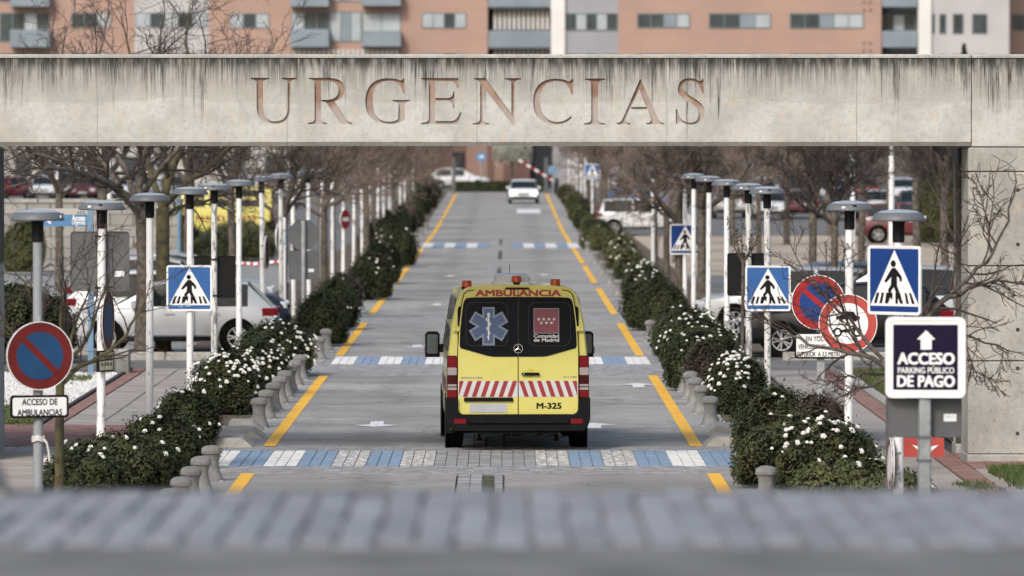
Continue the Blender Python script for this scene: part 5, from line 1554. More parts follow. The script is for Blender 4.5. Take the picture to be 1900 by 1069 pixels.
# blue direction sign and its post
Y106 = 106.0
bs = thing('direction_sign', 'light blue Acceso Urgencias direction sign on a blue post behind the left lamps', 'direction sign', (X(168, Y106), Y106, 0))
mb = MB(); mb.box(-.05, .05, -.04, .04, -.05, 3.05); obj('post', mb, M['post_blue'], bs)
mb = MB(); mb.box(-1.02, -.052, -.03, .02, Z(420, Y106), Z(398.5, Y106)); bpn = obj('panel', mb, M['blue_panel'], bs)
mb = MB(); mb.box(-1.02, -.052, -.03, .02, Z(398.2, Y106), Z(387, Y106)); obj('top_panel', mb, M['wall_pale'], bs)
obj('lettering', text('sign_acceso', -.21, -.0335, Z(409, Y106)), M['sign_white'], bpn); obj('lettering', text('sign_urg', -.21, -.0335, Z(416.5, Y106)), M['sign_white'], bpn)
mb = MB(); az = Z(410, Y106); mb.flat([[(-.80,az),(-.73,az+.06),(-.71,az+.045),(-.75,az+.008),(-.70,az+.008),(-.70,az-.008),(-.75,az-.008),(-.71,az-.045),(-.73,az-.06)]], -.0335); obj('arrow', mb, M['sign_white'], bpn)
mb = MB()
for k, (a, b_) in enumerate(((-.17,.06),(-.12,.06),(-.145,.095),(-.22,.06),(-.17,.03),(-.12,.03),(-.22,.03))): mb.flat([rrect(a-.015, a+.015, Z(398, Y106)+b_-.022, Z(398, Y106)+b_-.002, .003)], -.0335)
obj('emblem', mb, M['sign_back'], bs)
bpst = thing('blue_post', 'slim light blue post between the big trunks and the left crossing sign', 'post', (X(332, 160), 160, 0)); mb = MB(); mb.tube([(0,0,-.1),(0,0,2.7)], .045, 8); obj('post', mb, M['post_blue'], bpst)
# far end of the road
YF = 395.0
d = sign_thing('round_sign', 'small blue round mandatory sign at the far end of the road', 893, 291, YF, 0)
mb = MB(); mb.lathe([(.34, FRONT), (.34, FRONT + .02)], 24, axis='y'); obj('disc', mb, M['blue_panel'], d); layer(d, 'white_arrow', [[(-.17,-.03),(.02,-.03),(.02,-.11),(.17,.01),(.02,.13),(.02,.05),(-.17,.05)]], 'sign_white', 1)
mb = MB(); mb.tube([(0,0,-2.3),(0,0,.3)], .05, 8); obj('pole', mb, M['galv'], d)
d = sign_thing('blue_square_sign', 'small pale blue square sign by the raised barrier', 1026, 316, 380, 0)
plate(d, rrect(-.3,.3,-.28,.28,.03), 'post_blue'); mb = MB(); mb.tube([(0,0,-1.8),(0,0,.2)], .05, 8); obj('pole', mb, M['galv'], d)
ba = thing('road_barrier', 'raised red and white barrier arm at the far end of the road', 'barrier', (X(1030, 384), 384, gz(384)))
mb = MB(); mb.cbox(-.25, .25, -.2, .2, -.05, 1.05, .04); obj('barrier_box', mb, M['car_navy'], ba)
p0, p1 = Vector((-.05, -.25, .85)), Vector((X(962, 384) - X(1030, 384), -.25, Z(297, 384) - gz(384)))
for k in range(9):
    mb = MB(); mb.tube([p0 + (p1 - p0)*(k/9), p0 + (p1 - p0)*((k+.98)/9)], .075, 6); obj('arm_stripe', mb, M['sign_red' if k % 2 else 'sign_white'], ba)
for px_, Yg in ((1013, 388), (842, 388)):
    g = thing('grey_post', 'grey gate post at the ' + ('barrier side' if px_ > 900 else 'left side') + ' of the road end', 'post', (X(px_, Yg), Yg, gz(Yg))); mb = MB(); mb.cbox(-.12, .12, -.12, .12, -.1, 2.4, .03); obj('post', mb, M['sign_back'], g)
# barrier tape behind the left row
tp = MB(); cu = [(X(px, 150), 150, Z(py, 150)) for px, py in ((255, 497), (300, 494), (360, 500), (420, 489), (470, 492), (530, 486))]
tp2 = MB()
for i in range(len(cu) - 1):
    a, b_ = Vector(cu[i]), Vector(cu[i+1])
    for k in range(8):
        p, q = a + (b_ - a)*k/8, a + (b_ - a)*(k+1)/8
        (tp if k % 2 else tp2).add([p, q, q + Vector((0,.01,.07)), p + Vector((0,.01,.07))], [(0,1,2,3)])
tt = thing('barrier_tape', 'red and white barrier tape stretched behind the left lamp row', 'tape', (0, 0, 0)); obj('red_section', tp, M['tape_red'], tt); obj('white_section', tp2, M['sign_white'], tt)

# ================================================================= bollards and kerb blocks
mb = MB(); mb.lathe([(.150,-.03),(.150,.03),(.138,.06),(.108,.13),(.092,.22),(.094,.29),(.110,.335),(.118,.345)], 24)
BOL = thing('bollard', 'bollard', 'bollard'); obj('shaft', mb, M['bollard'], BOL, 40)
mb = MB(); mb.lathe([(.115,.343),(.128,.35),(.130,.366),(.126,.372),(.130,.378),(.118,.42),(.07,.445),(.02,.452)], 24); obj('cap', mb, M['bollard'], BOL, 35)
mb = MB(); mb.cbox(-.25, .17, -.15, .15, -.05, .02, .04); obj('foot', mb, M['kerb'], BOL)
first = [True]
def bollard(x, Y, label, group, rot=0):
    if first[0]:
        first[0] = False; o = move(BOL, (x, Y, gz(Y)), rot); o['label'] = label
    else: o = dup(BOL, (x, Y, gz(Y)), rot, label)
    o['group'] = group; return o
GL, GR = 'bollards along the left edge', 'bollards along the right edge'
for i, Y in enumerate((64, 66.2, 68.3, 70.5, 73.0)):
    bollard(-3.70, Y, '%s bollard of the near left cluster, counted away from the camera' % ('first', 'second', 'third', 'fourth', 'fifth')[i], GL, rng.uniform(-.3, .3))
for i, Y in enumerate((86.6, 89.3, 92, 94.5, 96.8, 99.0, 101.5, 104)):
    bollard(-3.68, Y, 'waisted concrete bollard beside the flowering left bushes, %s counted away from the striped crossing' % ('first', 'second', 'third', 'fourth', 'fifth', 'sixth', 'seventh', 'eighth')[i], GL, rng.uniform(-.3, .3))
bollard(-3.66, 113.6, 'concrete bollard at the left end of the second striped crossing', GL); bollard(-3.66, 118.3, 'concrete bollard just past the second striped crossing at left', GL)
bollard(-3.68, 146, 'pale concrete bollard beside the round dark bushes up the left side', GL)
for Y in (127, 134, 156, 166, 177, 188, 200, 212, 225, 240, 255, 270): bollard(-3.70, Y, 'small blurred bollard far up the left edge of the road', 'far bollards of the left edge')
bollard(X(1412, 101.6), 101.6, 'concrete bollard on the right pavement before the black hatchback', GR)
bollard(X(497-13, 117), 115.2, 'concrete bollard in front of the rear wheel of the pale silver hatchback', GL)
for i, Y in enumerate((68.4, 72.6, 74.3)): bollard(3.06, Y, 'concrete bollard beside the big right bush, %s from the camera' % ('nearest', 'second', 'third')[i], GR, math.pi)
for i, Y in enumerate((87.1, 91, 94, 96.5, 99, 101.5, 104)): bollard(3.06, Y, 'waisted concrete bollard under the right flowering bushes, %s past the striped crossing' % ('first', 'second', 'third', 'fourth', 'fifth', 'sixth', 'seventh')[i], GR, math.pi)
bollard(3.06, 116.4, 'concrete bollard at the right end of the second striped crossing', GR)
for Y in (124, 132, 141, 150, 160, 172, 185, 200, 220, 240): bollard(3.08, Y, 'small blurred bollard far up the right edge of the road', 'far bollards of the right edge', math.pi)
bf = dup(BOL, (X(-88, 21.3), 21.3, 2.98), 0, 'out of focus grey bollard cropped at the left edge of the foreground', None, 1.35); 
if 'group' in bf: del bf['group']
def block(px, py, w, d, label, z=.13):
    Y = 46224 / (py - VPY)
    t = thing('kerb_block', label, 'kerb block', (X(px, Y), Y, 0)); mb = MB()
    mb.add([(-w/2,0,0),(w/2,0,0),(w/2,d,0),(-w/2,d,0),(-w/2,.05,z),(w/2-.16,.05,z),(w/2-.16,d-.05,z),(-w/2,d-.05,z)] if px < 900 else
           [(-w/2,0,0),(w/2,0,0),(w/2,d,0),(-w/2,d,0),(-w/2+.16,.05,z),(w/2,.05,z),(w/2,d-.05,z),(-w/2+.16,d-.05,z)],
           [(0,3,2,1),(4,5,6,7),(0,1,5,4),(1,2,6,5),(2,3,7,6),(3,0,4,7)]); obj('block', mb, M['kerb'], t)
block(428, 831, .62, 1.3, 'low chamfered concrete kerb block at left, nearest the striped crossing')
block(436, 815, .78, 1.3, 'low chamfered concrete kerb block at left, middle of three')
block(455, 800, .50, 1.2, 'low chamfered concrete kerb block at left, farthest of three')
block(1346, 829, .55, 1.3, 'low chamfered concrete kerb block at right beside the yellow line')
block(1352, 808, .62, 1.2, 'low chamfered concrete kerb block at right behind the nearer one')
bn = thing('concrete_bench', 'grey concrete bench at the back of the white gravel bed', 'bench', (X(150, 106), 106.2, 0))
mb = MB(); mb.cbox(-1.0, .86, -.02, .45, .36, .46, .015); obj('seat', mb, M['kerb'], bn)
for a in (.62, -.85): mb = MB(); mb.cbox(a, a + .24, 0, .43, -.02, .3575, .015); obj('leg', mb, M['bollard'], bn)

# ================================================================= bushes
def bush_core(rs, rx, ry, h):
    ph = [rs.uniform(0, 6.28) for _ in range(6)]
    def rad(u, v):
        return 1 + .10*math.sin(3*u + ph[0]) * math.sin(2*v + ph[1]) + .07*math.sin(5*u + ph[2] + 2*v) + .055*math.sin(4*v + 7*u + ph[3]) + .05*math.sin(9*u + ph[4]) * math.sin(6*v + ph[5])
    def pt(u, v, k=1.0):
        # v from 0 (top) to ~0.62 pi (tucked under at the foot)
        r = rad(u, v) * k
        sz = math.cos(v)
        return (rx * r * math.sin(v)**.85 * math.cos(u), ry * r * math.sin(v)**.85 * math.sin(u), h*.42 + h*.58 * r * sz if sz > 0 else h*.42 + h*.62*sz)
    return pt
def bush_mesh(seed, rx, ry, h, nleaf, ls):
    rs = random.Random(seed); pt = bush_core(rs, rx, ry, h)
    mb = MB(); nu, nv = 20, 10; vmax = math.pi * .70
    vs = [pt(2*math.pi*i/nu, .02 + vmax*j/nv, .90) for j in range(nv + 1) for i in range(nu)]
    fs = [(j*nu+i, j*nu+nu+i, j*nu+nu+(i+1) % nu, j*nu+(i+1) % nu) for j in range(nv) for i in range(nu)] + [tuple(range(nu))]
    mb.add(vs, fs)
    for _ in range(nleaf):
        u = rs.uniform(0, 2*math.pi); v = math.acos(1 - rs.random() * (1 - math.cos(vmax)))
        k = rs.uniform(.88, 1.03) if rs.random() < .90 or v > 1.5 else rs.uniform(1.02, 1.14)
        p = Vector(pt(u, v, k)); c = Vector((0, 0, h*.35))
        n = (p - c).normalized(); n = (n + Vector((rs.gauss(0,.5), rs.gauss(0,.5), rs.gauss(.15,.45)))).normalized()
        t = n.orthogonal().normalized(); t.rotate(Matrix.Rotation(rs.uniform(0, 6.28), 3, n)); b_ = n.cross(t)
        l, w = ls * rs.uniform(.7, 1.25), ls * rs.uniform(.32, .5)
        mb.add([p - t*l*.5, p + b_*w*.5 - n*w*.15, p + t*l*.5 - n*l*.12, p - b_*w*.5 - n*w*.15], [(0,1,2,3)], 1)
    return mb, pt
fl_ = MB(); rs = random.Random(11)
for k in range(15):
    a = k * 2.4; r = .030 * math.sqrt((k + .4) / 15); z = .018 * (1 - (r / .03)**2)
    c = Vector((r*math.cos(a), r*math.sin(a), z)); q = .0115
    fl_.add([c + Vector((q,0,0)), c + Vector((0,q,0)), c + Vector((-q,0,0)), c + Vector((0,-q,0)), c + Vector((0,0,q*.8)), c + Vector((0,0,-q*1.5))], [(0,1,4),(1,2,4),(2,3,4),(3,0,4),(1,0,5),(2,1,5),(3,2,5),(0,3,5)])
FLOWER = mesh_of('flower_head', fl_, M['petal'], 60)
BUSHM = {}
def bush(label, px, Y, rx, h, fl=0, near=True, leafm='leaf', seed=None, group='clipped bushes lining the road', patches=4, ry=None, side=None, x=None):
    x = X(px, Y) if x is None else x
    ry = ry or rx * 1.15
    t = thing('bush', label, 'bush', (x, Y, gz(Y)), 0, group)
    sd = seed if seed is not None else int(px * 7 + Y)
    rs = random.Random(sd)
    mb, pt = bush_mesh(sd, rx, ry, h, int((6400 if near else 2600) * max(.6, rx*h/.6)), .058 if near else .085)
    stuff(obj('foliage', mb, [M['stem_shade'], M[leafm]], t))
    if fl:
        cs = [(rs.uniform(-2.9, -.25) if side is None else rs.gauss(side, .5), rs.uniform(.25, 1.5)) for _ in range(patches)]
        placed = []
        for _ in range(fl * 6):
            if len(placed) >= fl: break
            cu_, cv = rs.choice(cs)
            u, v = cu_ + rs.gauss(0, .42), abs(cv + rs.gauss(0, .26))
            if v > 1.95: continue
            p = Vector(pt(u, v, 1.05))
            if any((p - q).length < .055 for q in placed): continue
            placed.append(p)
            n = (p - Vector((0, 0, h*.3))).normalized(); n = (n + Vector((rs.gauss(0,.2), rs.gauss(-.1,.2), .25))).normalized()
            o = link('flower_head', FLOWER, t, p, n.to_track_quat('Z', 'Y').to_euler()); k = rs.uniform(.6, 1.15) * (1 if near else 1.2); o.scale = (k, k, k)
    return t
LB = 'clipped bushes of the left row'
bush('low spreading dark bush at the foot of the nearest white lamp post', 225, 71.5, .76, .66, 16, group=LB, patches=9)
bush('low bush beside the young mossy trunk at the near left corner', 158, 68.5, .50, .62, 4, group=LB)
bush('dark glossy bush behind the nearest left one with scattered white flowers', 303, 75.8, .52, .72, 8, group=LB, patches=6)
bush('rounded dark bush with few flowers beside the left end of the striped crossing', 343, 81.0, .47, .78, 9, group=LB, patches=5)
bush('bush smothered in white flowers at the foot of the badly peeling lamp post', 422, 91.0, .56, .92, 78, group=LB, patches=7)
bush('flowering bush left of the bollards, behind the one smothered in flowers', 478, 98.0, .52, .90, 44, group=LB, patches=5)
bush('wide domed bush with white flowers before the pale silver hatchback tail', 512, 105.5, .70, .98, 52, group=LB, patches=5, side=-.8)
bush('flat topped dark bush without flowers beside the second crossing at left', 600, 121, .55, 1.12, 0, group=LB)
bush('dark rounded bush just behind the flat topped one at left', 622, 131, .52, 1.15, 6, group=LB)
bush('brownish purple bare looking bush between green ones at left', 636, 143, .5, 1.0, 0, near=False, leafm='leaf_purple', group=LB)
bush('tall dark bush with a few flowers halfway up the left row', 688, 156, .62, 1.25, 8, near=False, group=LB)
bush('rounded bush halfway up the left row behind the tall dark one', 708, 173, .6, 1.2, 5, near=False, group=LB)
bush('dark bush with pale flowers on its left far up the left row', 733, 196, .75, 1.4, 12, near=False, group=LB)
for i, Y in enumerate((213, 230, 247, 263, 280, 297, 314, 331, 348, 365)):
    bush('dark blurred bush in the far part of the left row', 0, Y, .7, 1.3, 0, near=False, group='far bushes of the left row', x=-4.75 + .2*math.sin(i*2.1), seed=900 + i)
RB = 'clipped bushes of the right row'
bush('big near right bush with white flower clusters around the steel sign pole', 1465, 71.8, .74, .86, 14, group=RB, patches=4, side=-1.2)
bush('rounded dark lump of bush behind the big near right one, next to the kerb blocks', 1437, 77.5, .56, .98, 5, group=RB, patches=3)
bush('brownish clump of bush behind the steel sign pole at right', 1520, 76.5, .42, .92, 0, group=RB, leafm='leaf_purple')
bush('dark right bush with a dense white flower patch beside the white lamp post', 1528, 71.4, .66, .84, 44, group=RB, patches=4, side=-1.4)
bush('low light green bush at the bottom right around the white post', 1575, 67.5, .66, .58, 4, group=RB, leafm='leaf_lime')
bush('low green bush at the near right corner beside the mossy trunk', 1650, 66.5, .5, .5, 3, group=RB, leafm='leaf_lime')
bush('bush covered in white flower heads beside the right bollards', 1367, 91.0, .48, .90, 56, group=RB, patches=6)
bush('bush with brown bare twigs showing among leaves in the right row', 1300, 99.5, .66, 1.0, 18, group=RB, patches=4)
bush('brown twiggy clump set into the right bushes', 1305, 97.0, .32, .9, 0, group=RB, leafm='leaf_purple')
bush('domed right bush with white flowers round the middle lamp post', 1294, 106.5, .74, 1.02, 40, group=RB, patches=5)
bush('smooth clipped right bush beside the second crossing', 1272, 113.5, .68, 1.0, 6, group=RB)
bush('large dark bush without flowers right of the ambulance mirror', 1212, 131, .66, 1.15, 0, group=RB)
bush('dark bush with a few flowers behind the large one at right', 1238, 127, .52, 1.1, 0, group=RB)
bush('bush with white flower patches above the large dark right one', 1196, 149, .55, 1.1, 18, near=False, group=RB, patches=3)
bush('dark bush halfway up the right row', 1180, 165, .60, .92, 4, near=False, group=RB)
bush('yellow green flowering bush halfway up the right row', 1163, 184, .58, .92, 9, near=False, leafm='leaf_lime', group=RB)
bush('yellow green bush with white flowers past the halfway one at right', 1150, 205, .62, .95, 9, near=False, leafm='leaf_lime', group=RB)
bush('yellow green domed bush beside the white blurred car at right', 1112, 226, .72, .95, 4, near=False, leafm='leaf_lime', group=RB)
for i, Y in enumerate((245, 262, 279, 296, 313, 330, 347, 364)):
    bush('green blurred bush in the far part of the right row', 0, Y, .6, .95, 0, near=False, leafm='leaf_lime' if i % 2 else 'leaf', group='far bushes of the right row', x=3.85 + .1*math.sin(i*1.7), seed=950 + i)
GB = 'dark shrubs behind the left pavement'
bush('dark shrub at the left edge behind the no parking sign', 25, 112.2, .85, 1.5, 0, near=False, group=GB)
bush('dark shrub behind the twigs of the young left tree', 88, 111.9, .55, 1.3, 0, near=False, group=GB)
bush('dark evergreen shrub behind the left black sign back', 330, 205, .8, 1.6, 0, near=False, group=GB)
bush('pale leaved shrub between the left lamp posts under the yellow ambulance', 445, 208, 1.4, 1.35, 0, near=False, group=GB, leafm='leaf_lime')
bush('dark evergreen shrub low between the left lamps', 395, 200, 1.0, 1.0, 0, near=False, group=GB)
bush('olive shrub growing on top of the block wall at left', 45, 186, .7, 1.7, 0, near=False, group=GB, leafm='leaf_lime')
bush('green shrub beside the dark pier of the right pillar', 1752, 128, .6, 1.2, 0, near=False, group='shrubs by the right pillar', leafm='leaf_lime')
bush('pale green shrub behind the dark red car', 1745, 236, 1.0, 3.2, 0, near=False, group='shrubs by the right pillar', leafm='leaf_lime')
hg = MB(); rs = random.Random(4)
hg.box(X(848, 394), X(1006, 394), 394, 395, gz(394) - .1, gz(394) + .55)
for _ in range(4200):
    p = Vector((rs.uniform(X(846, 394), X(1008, 394)), rs.uniform(393.8, 395.1), gz(394) + rs.uniform(-.05, .72))); a = Vector((rs.gauss(0,1), rs.gauss(0,1), rs.gauss(0,1))).normalized() * .08; b_ = a.orthogonal().normalized() * .05
    hg.add([p - a, p + b_, p + a, p - b_], [(0,1,2,3)])
hd = thing('hedge', 'low clipped hedge across the far end of the road', 'hedge', (0, 0, 0)); stuff(obj('foliage', hg, M['leaf'], hd))
# ================================================================= bare trees
def grow(mb, rs, p, d, L, r, lvl, maxl, P):
    """one branch and everything that grows from it"""
    n = 5 if lvl < 2 else (4 if lvl < maxl else 3)
    pts, rad = [p.copy()], [r]
    q = p.copy(); dd = d.copy()
    for i in range(n):
        dd = (dd + Vector((rs.gauss(0, 1), rs.gauss(0, 1), rs.gauss(0, 1))) * P['wob'] + Vector((0, 0, P['up'] * (1 if lvl < maxl else .4)))).normalized()
        q = q + dd * (L / n)
        pts.append(q.copy()); rad.append(r * (1 - .62 * (i + 1) / n))
    mb.tube(pts, [max(P['rmin'], k) for k in rad], 6 if lvl < 2 else (4 if lvl < maxl else 3), caps=False)
    spawn(mb, rs, pts, rad, L, lvl, maxl, P)
def spawn(mb, rs, pts, rad, L, lvl, maxl, P, start=.28):
    if lvl >= maxl: return
    k = P['kids'][min(lvl, len(P['kids']) - 1)]
    n = len(pts) - 1
    for j in range(k):
        t = start + (1 - start) * (j + rs.uniform(.1, .9)) / k
        f = min(n - 1e-3, t * n); i = int(f); q = pts[i].lerp(pts[i+1], f - i)
        ax = (pts[i+1] - pts[i]).normalized()
        o = ax.orthogonal().normalized(); o.rotate(Matrix.Rotation(rs.uniform(0, 6.28), 3, ax))
        a = R(rs.uniform(*P['ang']))
        nd = (ax * math.cos(a) + o * math.sin(a)).normalized()
        if P.get('flat'): nd.y *= P['flat']; nd.normalize()
        grow(mb, rs, q, nd, L * P['ratio'] * rs.uniform(.7, 1.25) * (1 - .35 * (t - .3)), max(P['rmin'], (rad[i]) * P['rr']), lvl + 1, maxl, P)
PDEF = dict(wob=.16, up=.07, kids=(5, 6, 6, 4), ang=(25, 62), ratio=.58, rr=.52, rmin=.0045)
def tree(name, label, loc, height, fork, tr, seed, P=None, maxl=4, nl=6, lean=(0, 0), bark='bark', twig='twig', limbs=None, group=None, spread=.9):
    P = {**PDEF, **(P or {})}
    rs = random.Random(seed)
    t = thing(name, label, 'tree', loc, 0, group)
    tk = MB(); top = Vector((lean[0], lean[1], fork))
    pts = [Vector((0, 0, -.1)), Vector((0, 0, .08)), Vector((lean[0]*.3 + rs.gauss(0,.03), lean[1]*.3, fork*.35)), Vector((lean[0]*.7 + rs.gauss(0,.03), lean[1]*.7, fork*.7)), top]
    tk.tube(pts, [tr*1.5, tr*1.15, tr, tr*.92, tr*.9], 10, caps=True)
    for _ in range(3):
        z = rs.uniform(.2, .9) * fork; a = rs.uniform(0, 6.28); tk.lathe([(tr*.5, -.05), (tr*.35, .05)], 6, (lean[0]*z/fork + math.cos(a)*tr*.75, lean[1]*z/fork + math.sin(a)*tr*.75, z))
    obj('trunk', tk, M[bark], t, 60)
    cr = MB(); lb = MB()
    if limbs is None:
        for i in range(nl):
            a = 2*math.pi*(i + rs.uniform(-.3, .3)) / nl; el = R(rs.uniform(28, 72))
            d = Vector((math.cos(a)*math.cos(el)*spread, math.sin(a)*math.cos(el)*spread, math.sin(el))).normalized()
            grow(cr, rs, top - Vector((0, 0, rs.uniform(0, .35)*fork*.4)), d, (height - fork) * rs.uniform(.62, .8), tr*.55, 1, maxl, P)
    else:
        for pl_, r0, r1 in limbs:
            pts = [Vector(q) for q in pl_]
            L = sum((pts[i+1] - pts[i]).length for i in range(len(pts) - 1))
            # resample with slight wander
            out = []
            for i in range(len(pts) - 1):
                for k in range(3):
                    out.append(pts[i].lerp(pts[i+1], k/3) + (Vector((rs.gauss(0, .012), rs.gauss(0, .03), rs.gauss(0, .012))) if k else Vector()))
            out.append(pts[-1]); rad = [r0 + (r1 - r0) * i / (len(out) - 1) for i in range(len(out))]
            lb.tube(out, rad, 7, caps=False)
            spawn(cr, rs, out, rad, L, 1, maxl, P, .18)
        obj('limbs', lb, M[bark], t, 60)
    obj('crown', cr, M[twig], t)
    return t
def lim(Y, base, *pxs):
    """limb polyline: (px, py, depth offset) measured in the photograph, relative to the tree foot"""
    return [(X(a, Y + c) - base[0], Y + c - base[1], Z(b_, Y + c) - base[2]) for a, b_, c in pxs]
# two big trees by the parked hatchback
B = (X(263, 114), 114.0, 0.0)
tree('big_tree', 'big bare tree with long dark limb reaching left over the lamps', B, 7, 2.9, .145, 21, limbs=[
  (lim(114, B, (263, 400, 0), (235, 365, -.3), (195, 335, -.8), (140, 318, -1.2), (85, 290, -1.5), (30, 275, -1.7)), .10, .025),
  (lim(114, B, (210, 345, -.7), (150, 320, -1.6), (88, 310, -2.1), (45, 340, -2.4), (8, 352, -2.6)), .06, .016),
  (lim(114, B, (262, 395, 0), (258, 345, .2), (262, 300, .3), (285, 250, .5), (300, 190, .7), (295, 110, .8), (300, 40, .9)), .10, .018),
  (lim(114, B, (250, 370, 0), (238, 320, .5), (205, 270, 1.0), (190, 190, 1.3), (185, 100, 1.4), (205, 20, 1.5)), .08, .014),
  (lim(114, B, (262, 380, 0), (275, 345, -.6), (310, 300, -1.1), (345, 260, -1.5), (390, 200, -1.8), (430, 120, -2)), .07, .012),
  (lim(114, B, (225, 350, .2), (190, 300, .9), (140, 255, 1.3), (110, 170, 1.6), (120, 70, 1.8)), .06, .012)],
  P=dict(kids=(5, 12, 8, 6), ratio=.40, wob=.2, ang=(25, 70), rmin=.0042), bark='bark', twig='twig_dark')
B = (X(302, 118), 118.0, 0.0)
tree('big_tree', 'big mossy trunked tree just right of the long limbed one', B, 7, 2.9, .15, 22, limbs=[
  (lim(118, B, (302, 400, 0), (308, 350, 0), (325, 300, .3), (350, 250, .5), (365, 170, .7), (345, 80, .9), (350, 25, 1)), .11, .016),
  (lim(118, B, (303, 390, 0), (285, 340, .5), (272, 290, .9), (255, 220, 1.2), (245, 120, 1.4), (225, 30, 1.5)), .08, .014),
  (lim(118, B, (305, 380, 0), (345, 340, -.6), (395, 305, -1.2), (440, 260, -1.5), (480, 190, -1.8), (500, 110, -2)), .08, .012),
  (lim(118, B, (303, 405, 0), (330, 385, .7), (380, 375, 1.3), (430, 350, 1.7), (470, 330, 2)), .05, .010)],
  P=dict(kids=(5, 12, 8, 6), ratio=.42, wob=.2, ang=(25, 70), rmin=.0042), bark='bark_moss', twig='twig_dark')
# young trees near the camera
B = (X(106, 65), 65.0, 0.0)
tree('young_tree', 'young bare tree with mossy trunk behind the ambulance plate at left', B, 3, 1.55, .055, 31, lean=(.03, 0), limbs=[
  (lim(65, B, (110, 715, 0), (135, 690, .1), (185, 662, .1), (235, 622, .15), (262, 575, .2), (280, 520, .2)), .034, .006),
  (lim(65, B, (110, 720, 0), (118, 660, .1), (112, 590, .15), (122, 520, .2), (150, 455, .2)), .030, .005),
  (lim(65, B, (112, 690, 0), (80, 620, -.1), (52, 540, -.2), (24, 492, -.25)), .028, .005),
  (lim(65, B, (118, 680, 0), (160, 630, -.15), (185, 560, -.2), (215, 500, -.25)), .026, .005),
  (lim(65, B, (112, 700, 0), (60, 670, .2), (25, 620, .3), (-10, 590, .35)), .022, .004),
  (lim(65, B, (125, 670, 0), (140, 600, .2), (165, 540, .3), (180, 470, .3)), .022, .004)],
  P=dict(kids=(4, 9, 6, 4), ratio=.42, wob=.2, ang=(22, 60), rmin=.004, up=.10), maxl=3, bark='bark_moss', twig='twig_red')
B = (X(1650, 66), 66.0, 0.0)
tree('young_tree', 'bare twisted tree whose twigs cross the round red signs at right', B, 3, 1.5, .058, 32, lean=(.02, 0), limbs=[
  (lim(66, B, (1655, 715, 0), (1668, 660, .1), (1702, 612, .2), (1745, 562, .2), (1800, 515, .3), (1842, 470, .3), (1872, 410, .3), (1885, 340, .3)), .045, .008),
  (lim(66, B, (1745, 562, .2), (1800, 532, .0), (1848, 520, -.1), (1905, 528, -.2)), .028, .010),
  (lim(66, B, (1700, 615, .2), (1780, 622, .3), (1850, 640, .4), (1915, 668, .4)), .020, .006),
  (lim(66, B, (1780, 535, .25), (1775, 460, .3), (1755, 400, .3), (1720, 330, .3)), .02, .005),
  (lim(66, B, (1840, 470, .3), (1830, 400, .2), (1810, 340, .2)), .016, .004),
  (lim(66, B, (1655, 690, 0), (1620, 665, .1), (1560, 650, .2), (1500, 640, .3), (1440, 610, .4), (1395, 585, .4)), .034, .005),
  (lim(66, B, (1655, 690, 0), (1600, 692, -.2), (1560, 706, -.3), (1515, 722, -.35)), .020, .004),
  (lim(66, B, (1640, 668, .1), (1590, 610, .3), (1540, 560, .4), (1490, 500, .5), (1460, 440, .5)), .026, .004),
  (lim(66, B, (1600, 655, .15), (1570, 590, .0), (1550, 530, -.1), (1570, 460, -.1)), .02, .004),
  (lim(66, B, (1655, 700, 0), (1600, 720, .2), (1560, 735, .3), (1530, 760, .3)), .018, .003),
  (lim(66, B, (1790, 625, .3), (1810, 690, .3), (1850, 710, .3)), .012, .003)],
  P=dict(kids=(4, 13, 7, 4), ratio=.36, wob=.24, ang=(22, 68), rmin=.0045, up=.04), maxl=3, bark='bark_dark', twig='twig_red')
B = (X(1378, 100), 100.0, 0.0)
t = thing('sapling', 'slim sapling with reddish buds above the right black sign back', 'tree', B)
mb = MB(); mb.tube([(0,0,-.1),(.0,0,1.2),(.01,0,2.2)], [.032,.03,.026], 8); obj('trunk', mb, M['bark'], t)
sh = MB(); lv = MB(); rs = random.Random(8)
for a, b_, c in ((1366, 425, 0), (1352, 405, .1), (1375, 412, -.1), (1398, 420, .1), (1410, 408, 0), (1392, 440, -.1)):
    tip = Vector((X(a, 100) - B[0], c, Z(b_, 100))); st_ = Vector((.01, 0, 2.15)); md = st_.lerp(tip, .5) + Vector(((tip.x) * .22, 0, -.05))
    sh.tube([st_, md, tip], [.018, .013, .006], 5)
    for k in range(34):
        f = rs.uniform(.3, 1.02); p = (md.lerp(tip, (f-.5)*2) if f > .5 else st_.lerp(md, f*2)) + Vector((rs.gauss(0,.035), rs.gauss(0,.035), rs.gauss(0,.02)))
        v = Vector((rs.gauss(0,1), rs.gauss(0,1), rs.gauss(.4,1))).normalized()*.028; w = v.orthogonal().normalized()*.014
        lv.add([p-v, p+w, p+v, p-w], [(0,1,2,3)])
obj('shoots', sh, M['bark'], t); stuff(obj('buds', lv, M['leaf_purple'], t))

# row trees: five grown once, then copied and turned
def row_tree(seed, h, fork, tr, twig, P=None):
    return tree('row_tree', 'row tree', (0, 0, 0), h, fork, tr, seed, P={**dict(kids=(5, 6, 6, 5), ratio=.56, wob=.17, rmin=.0075, up=.09), **(P or {})}, nl=7, twig=twig, spread=1.0)
RT = [row_tree(s, 5.3, 2.5 + .2*(s % 3), .10 + .01*(s % 2), tw) for s, tw in ((41, 'twig'), (42, 'twig_far'), (43, 'twig_far'), (44, 'twig_dark'))]
fresh = [True]*4
def put(i, px, Y, label, group=None, s=1.0, rot=0, x=None):
    loc = (X(px, Y) if x is None else x, Y, gz(Y))
    if fresh[i]:
        fresh[i] = False; o = move(RT[i], loc, R(rot)); o['label'] = label
    else: o = dup(RT[i], loc, R(rot), label)
    o.scale = (s, s, s)
    if group: o['group'] = group
    elif 'group' in o: del o['group']
    return o
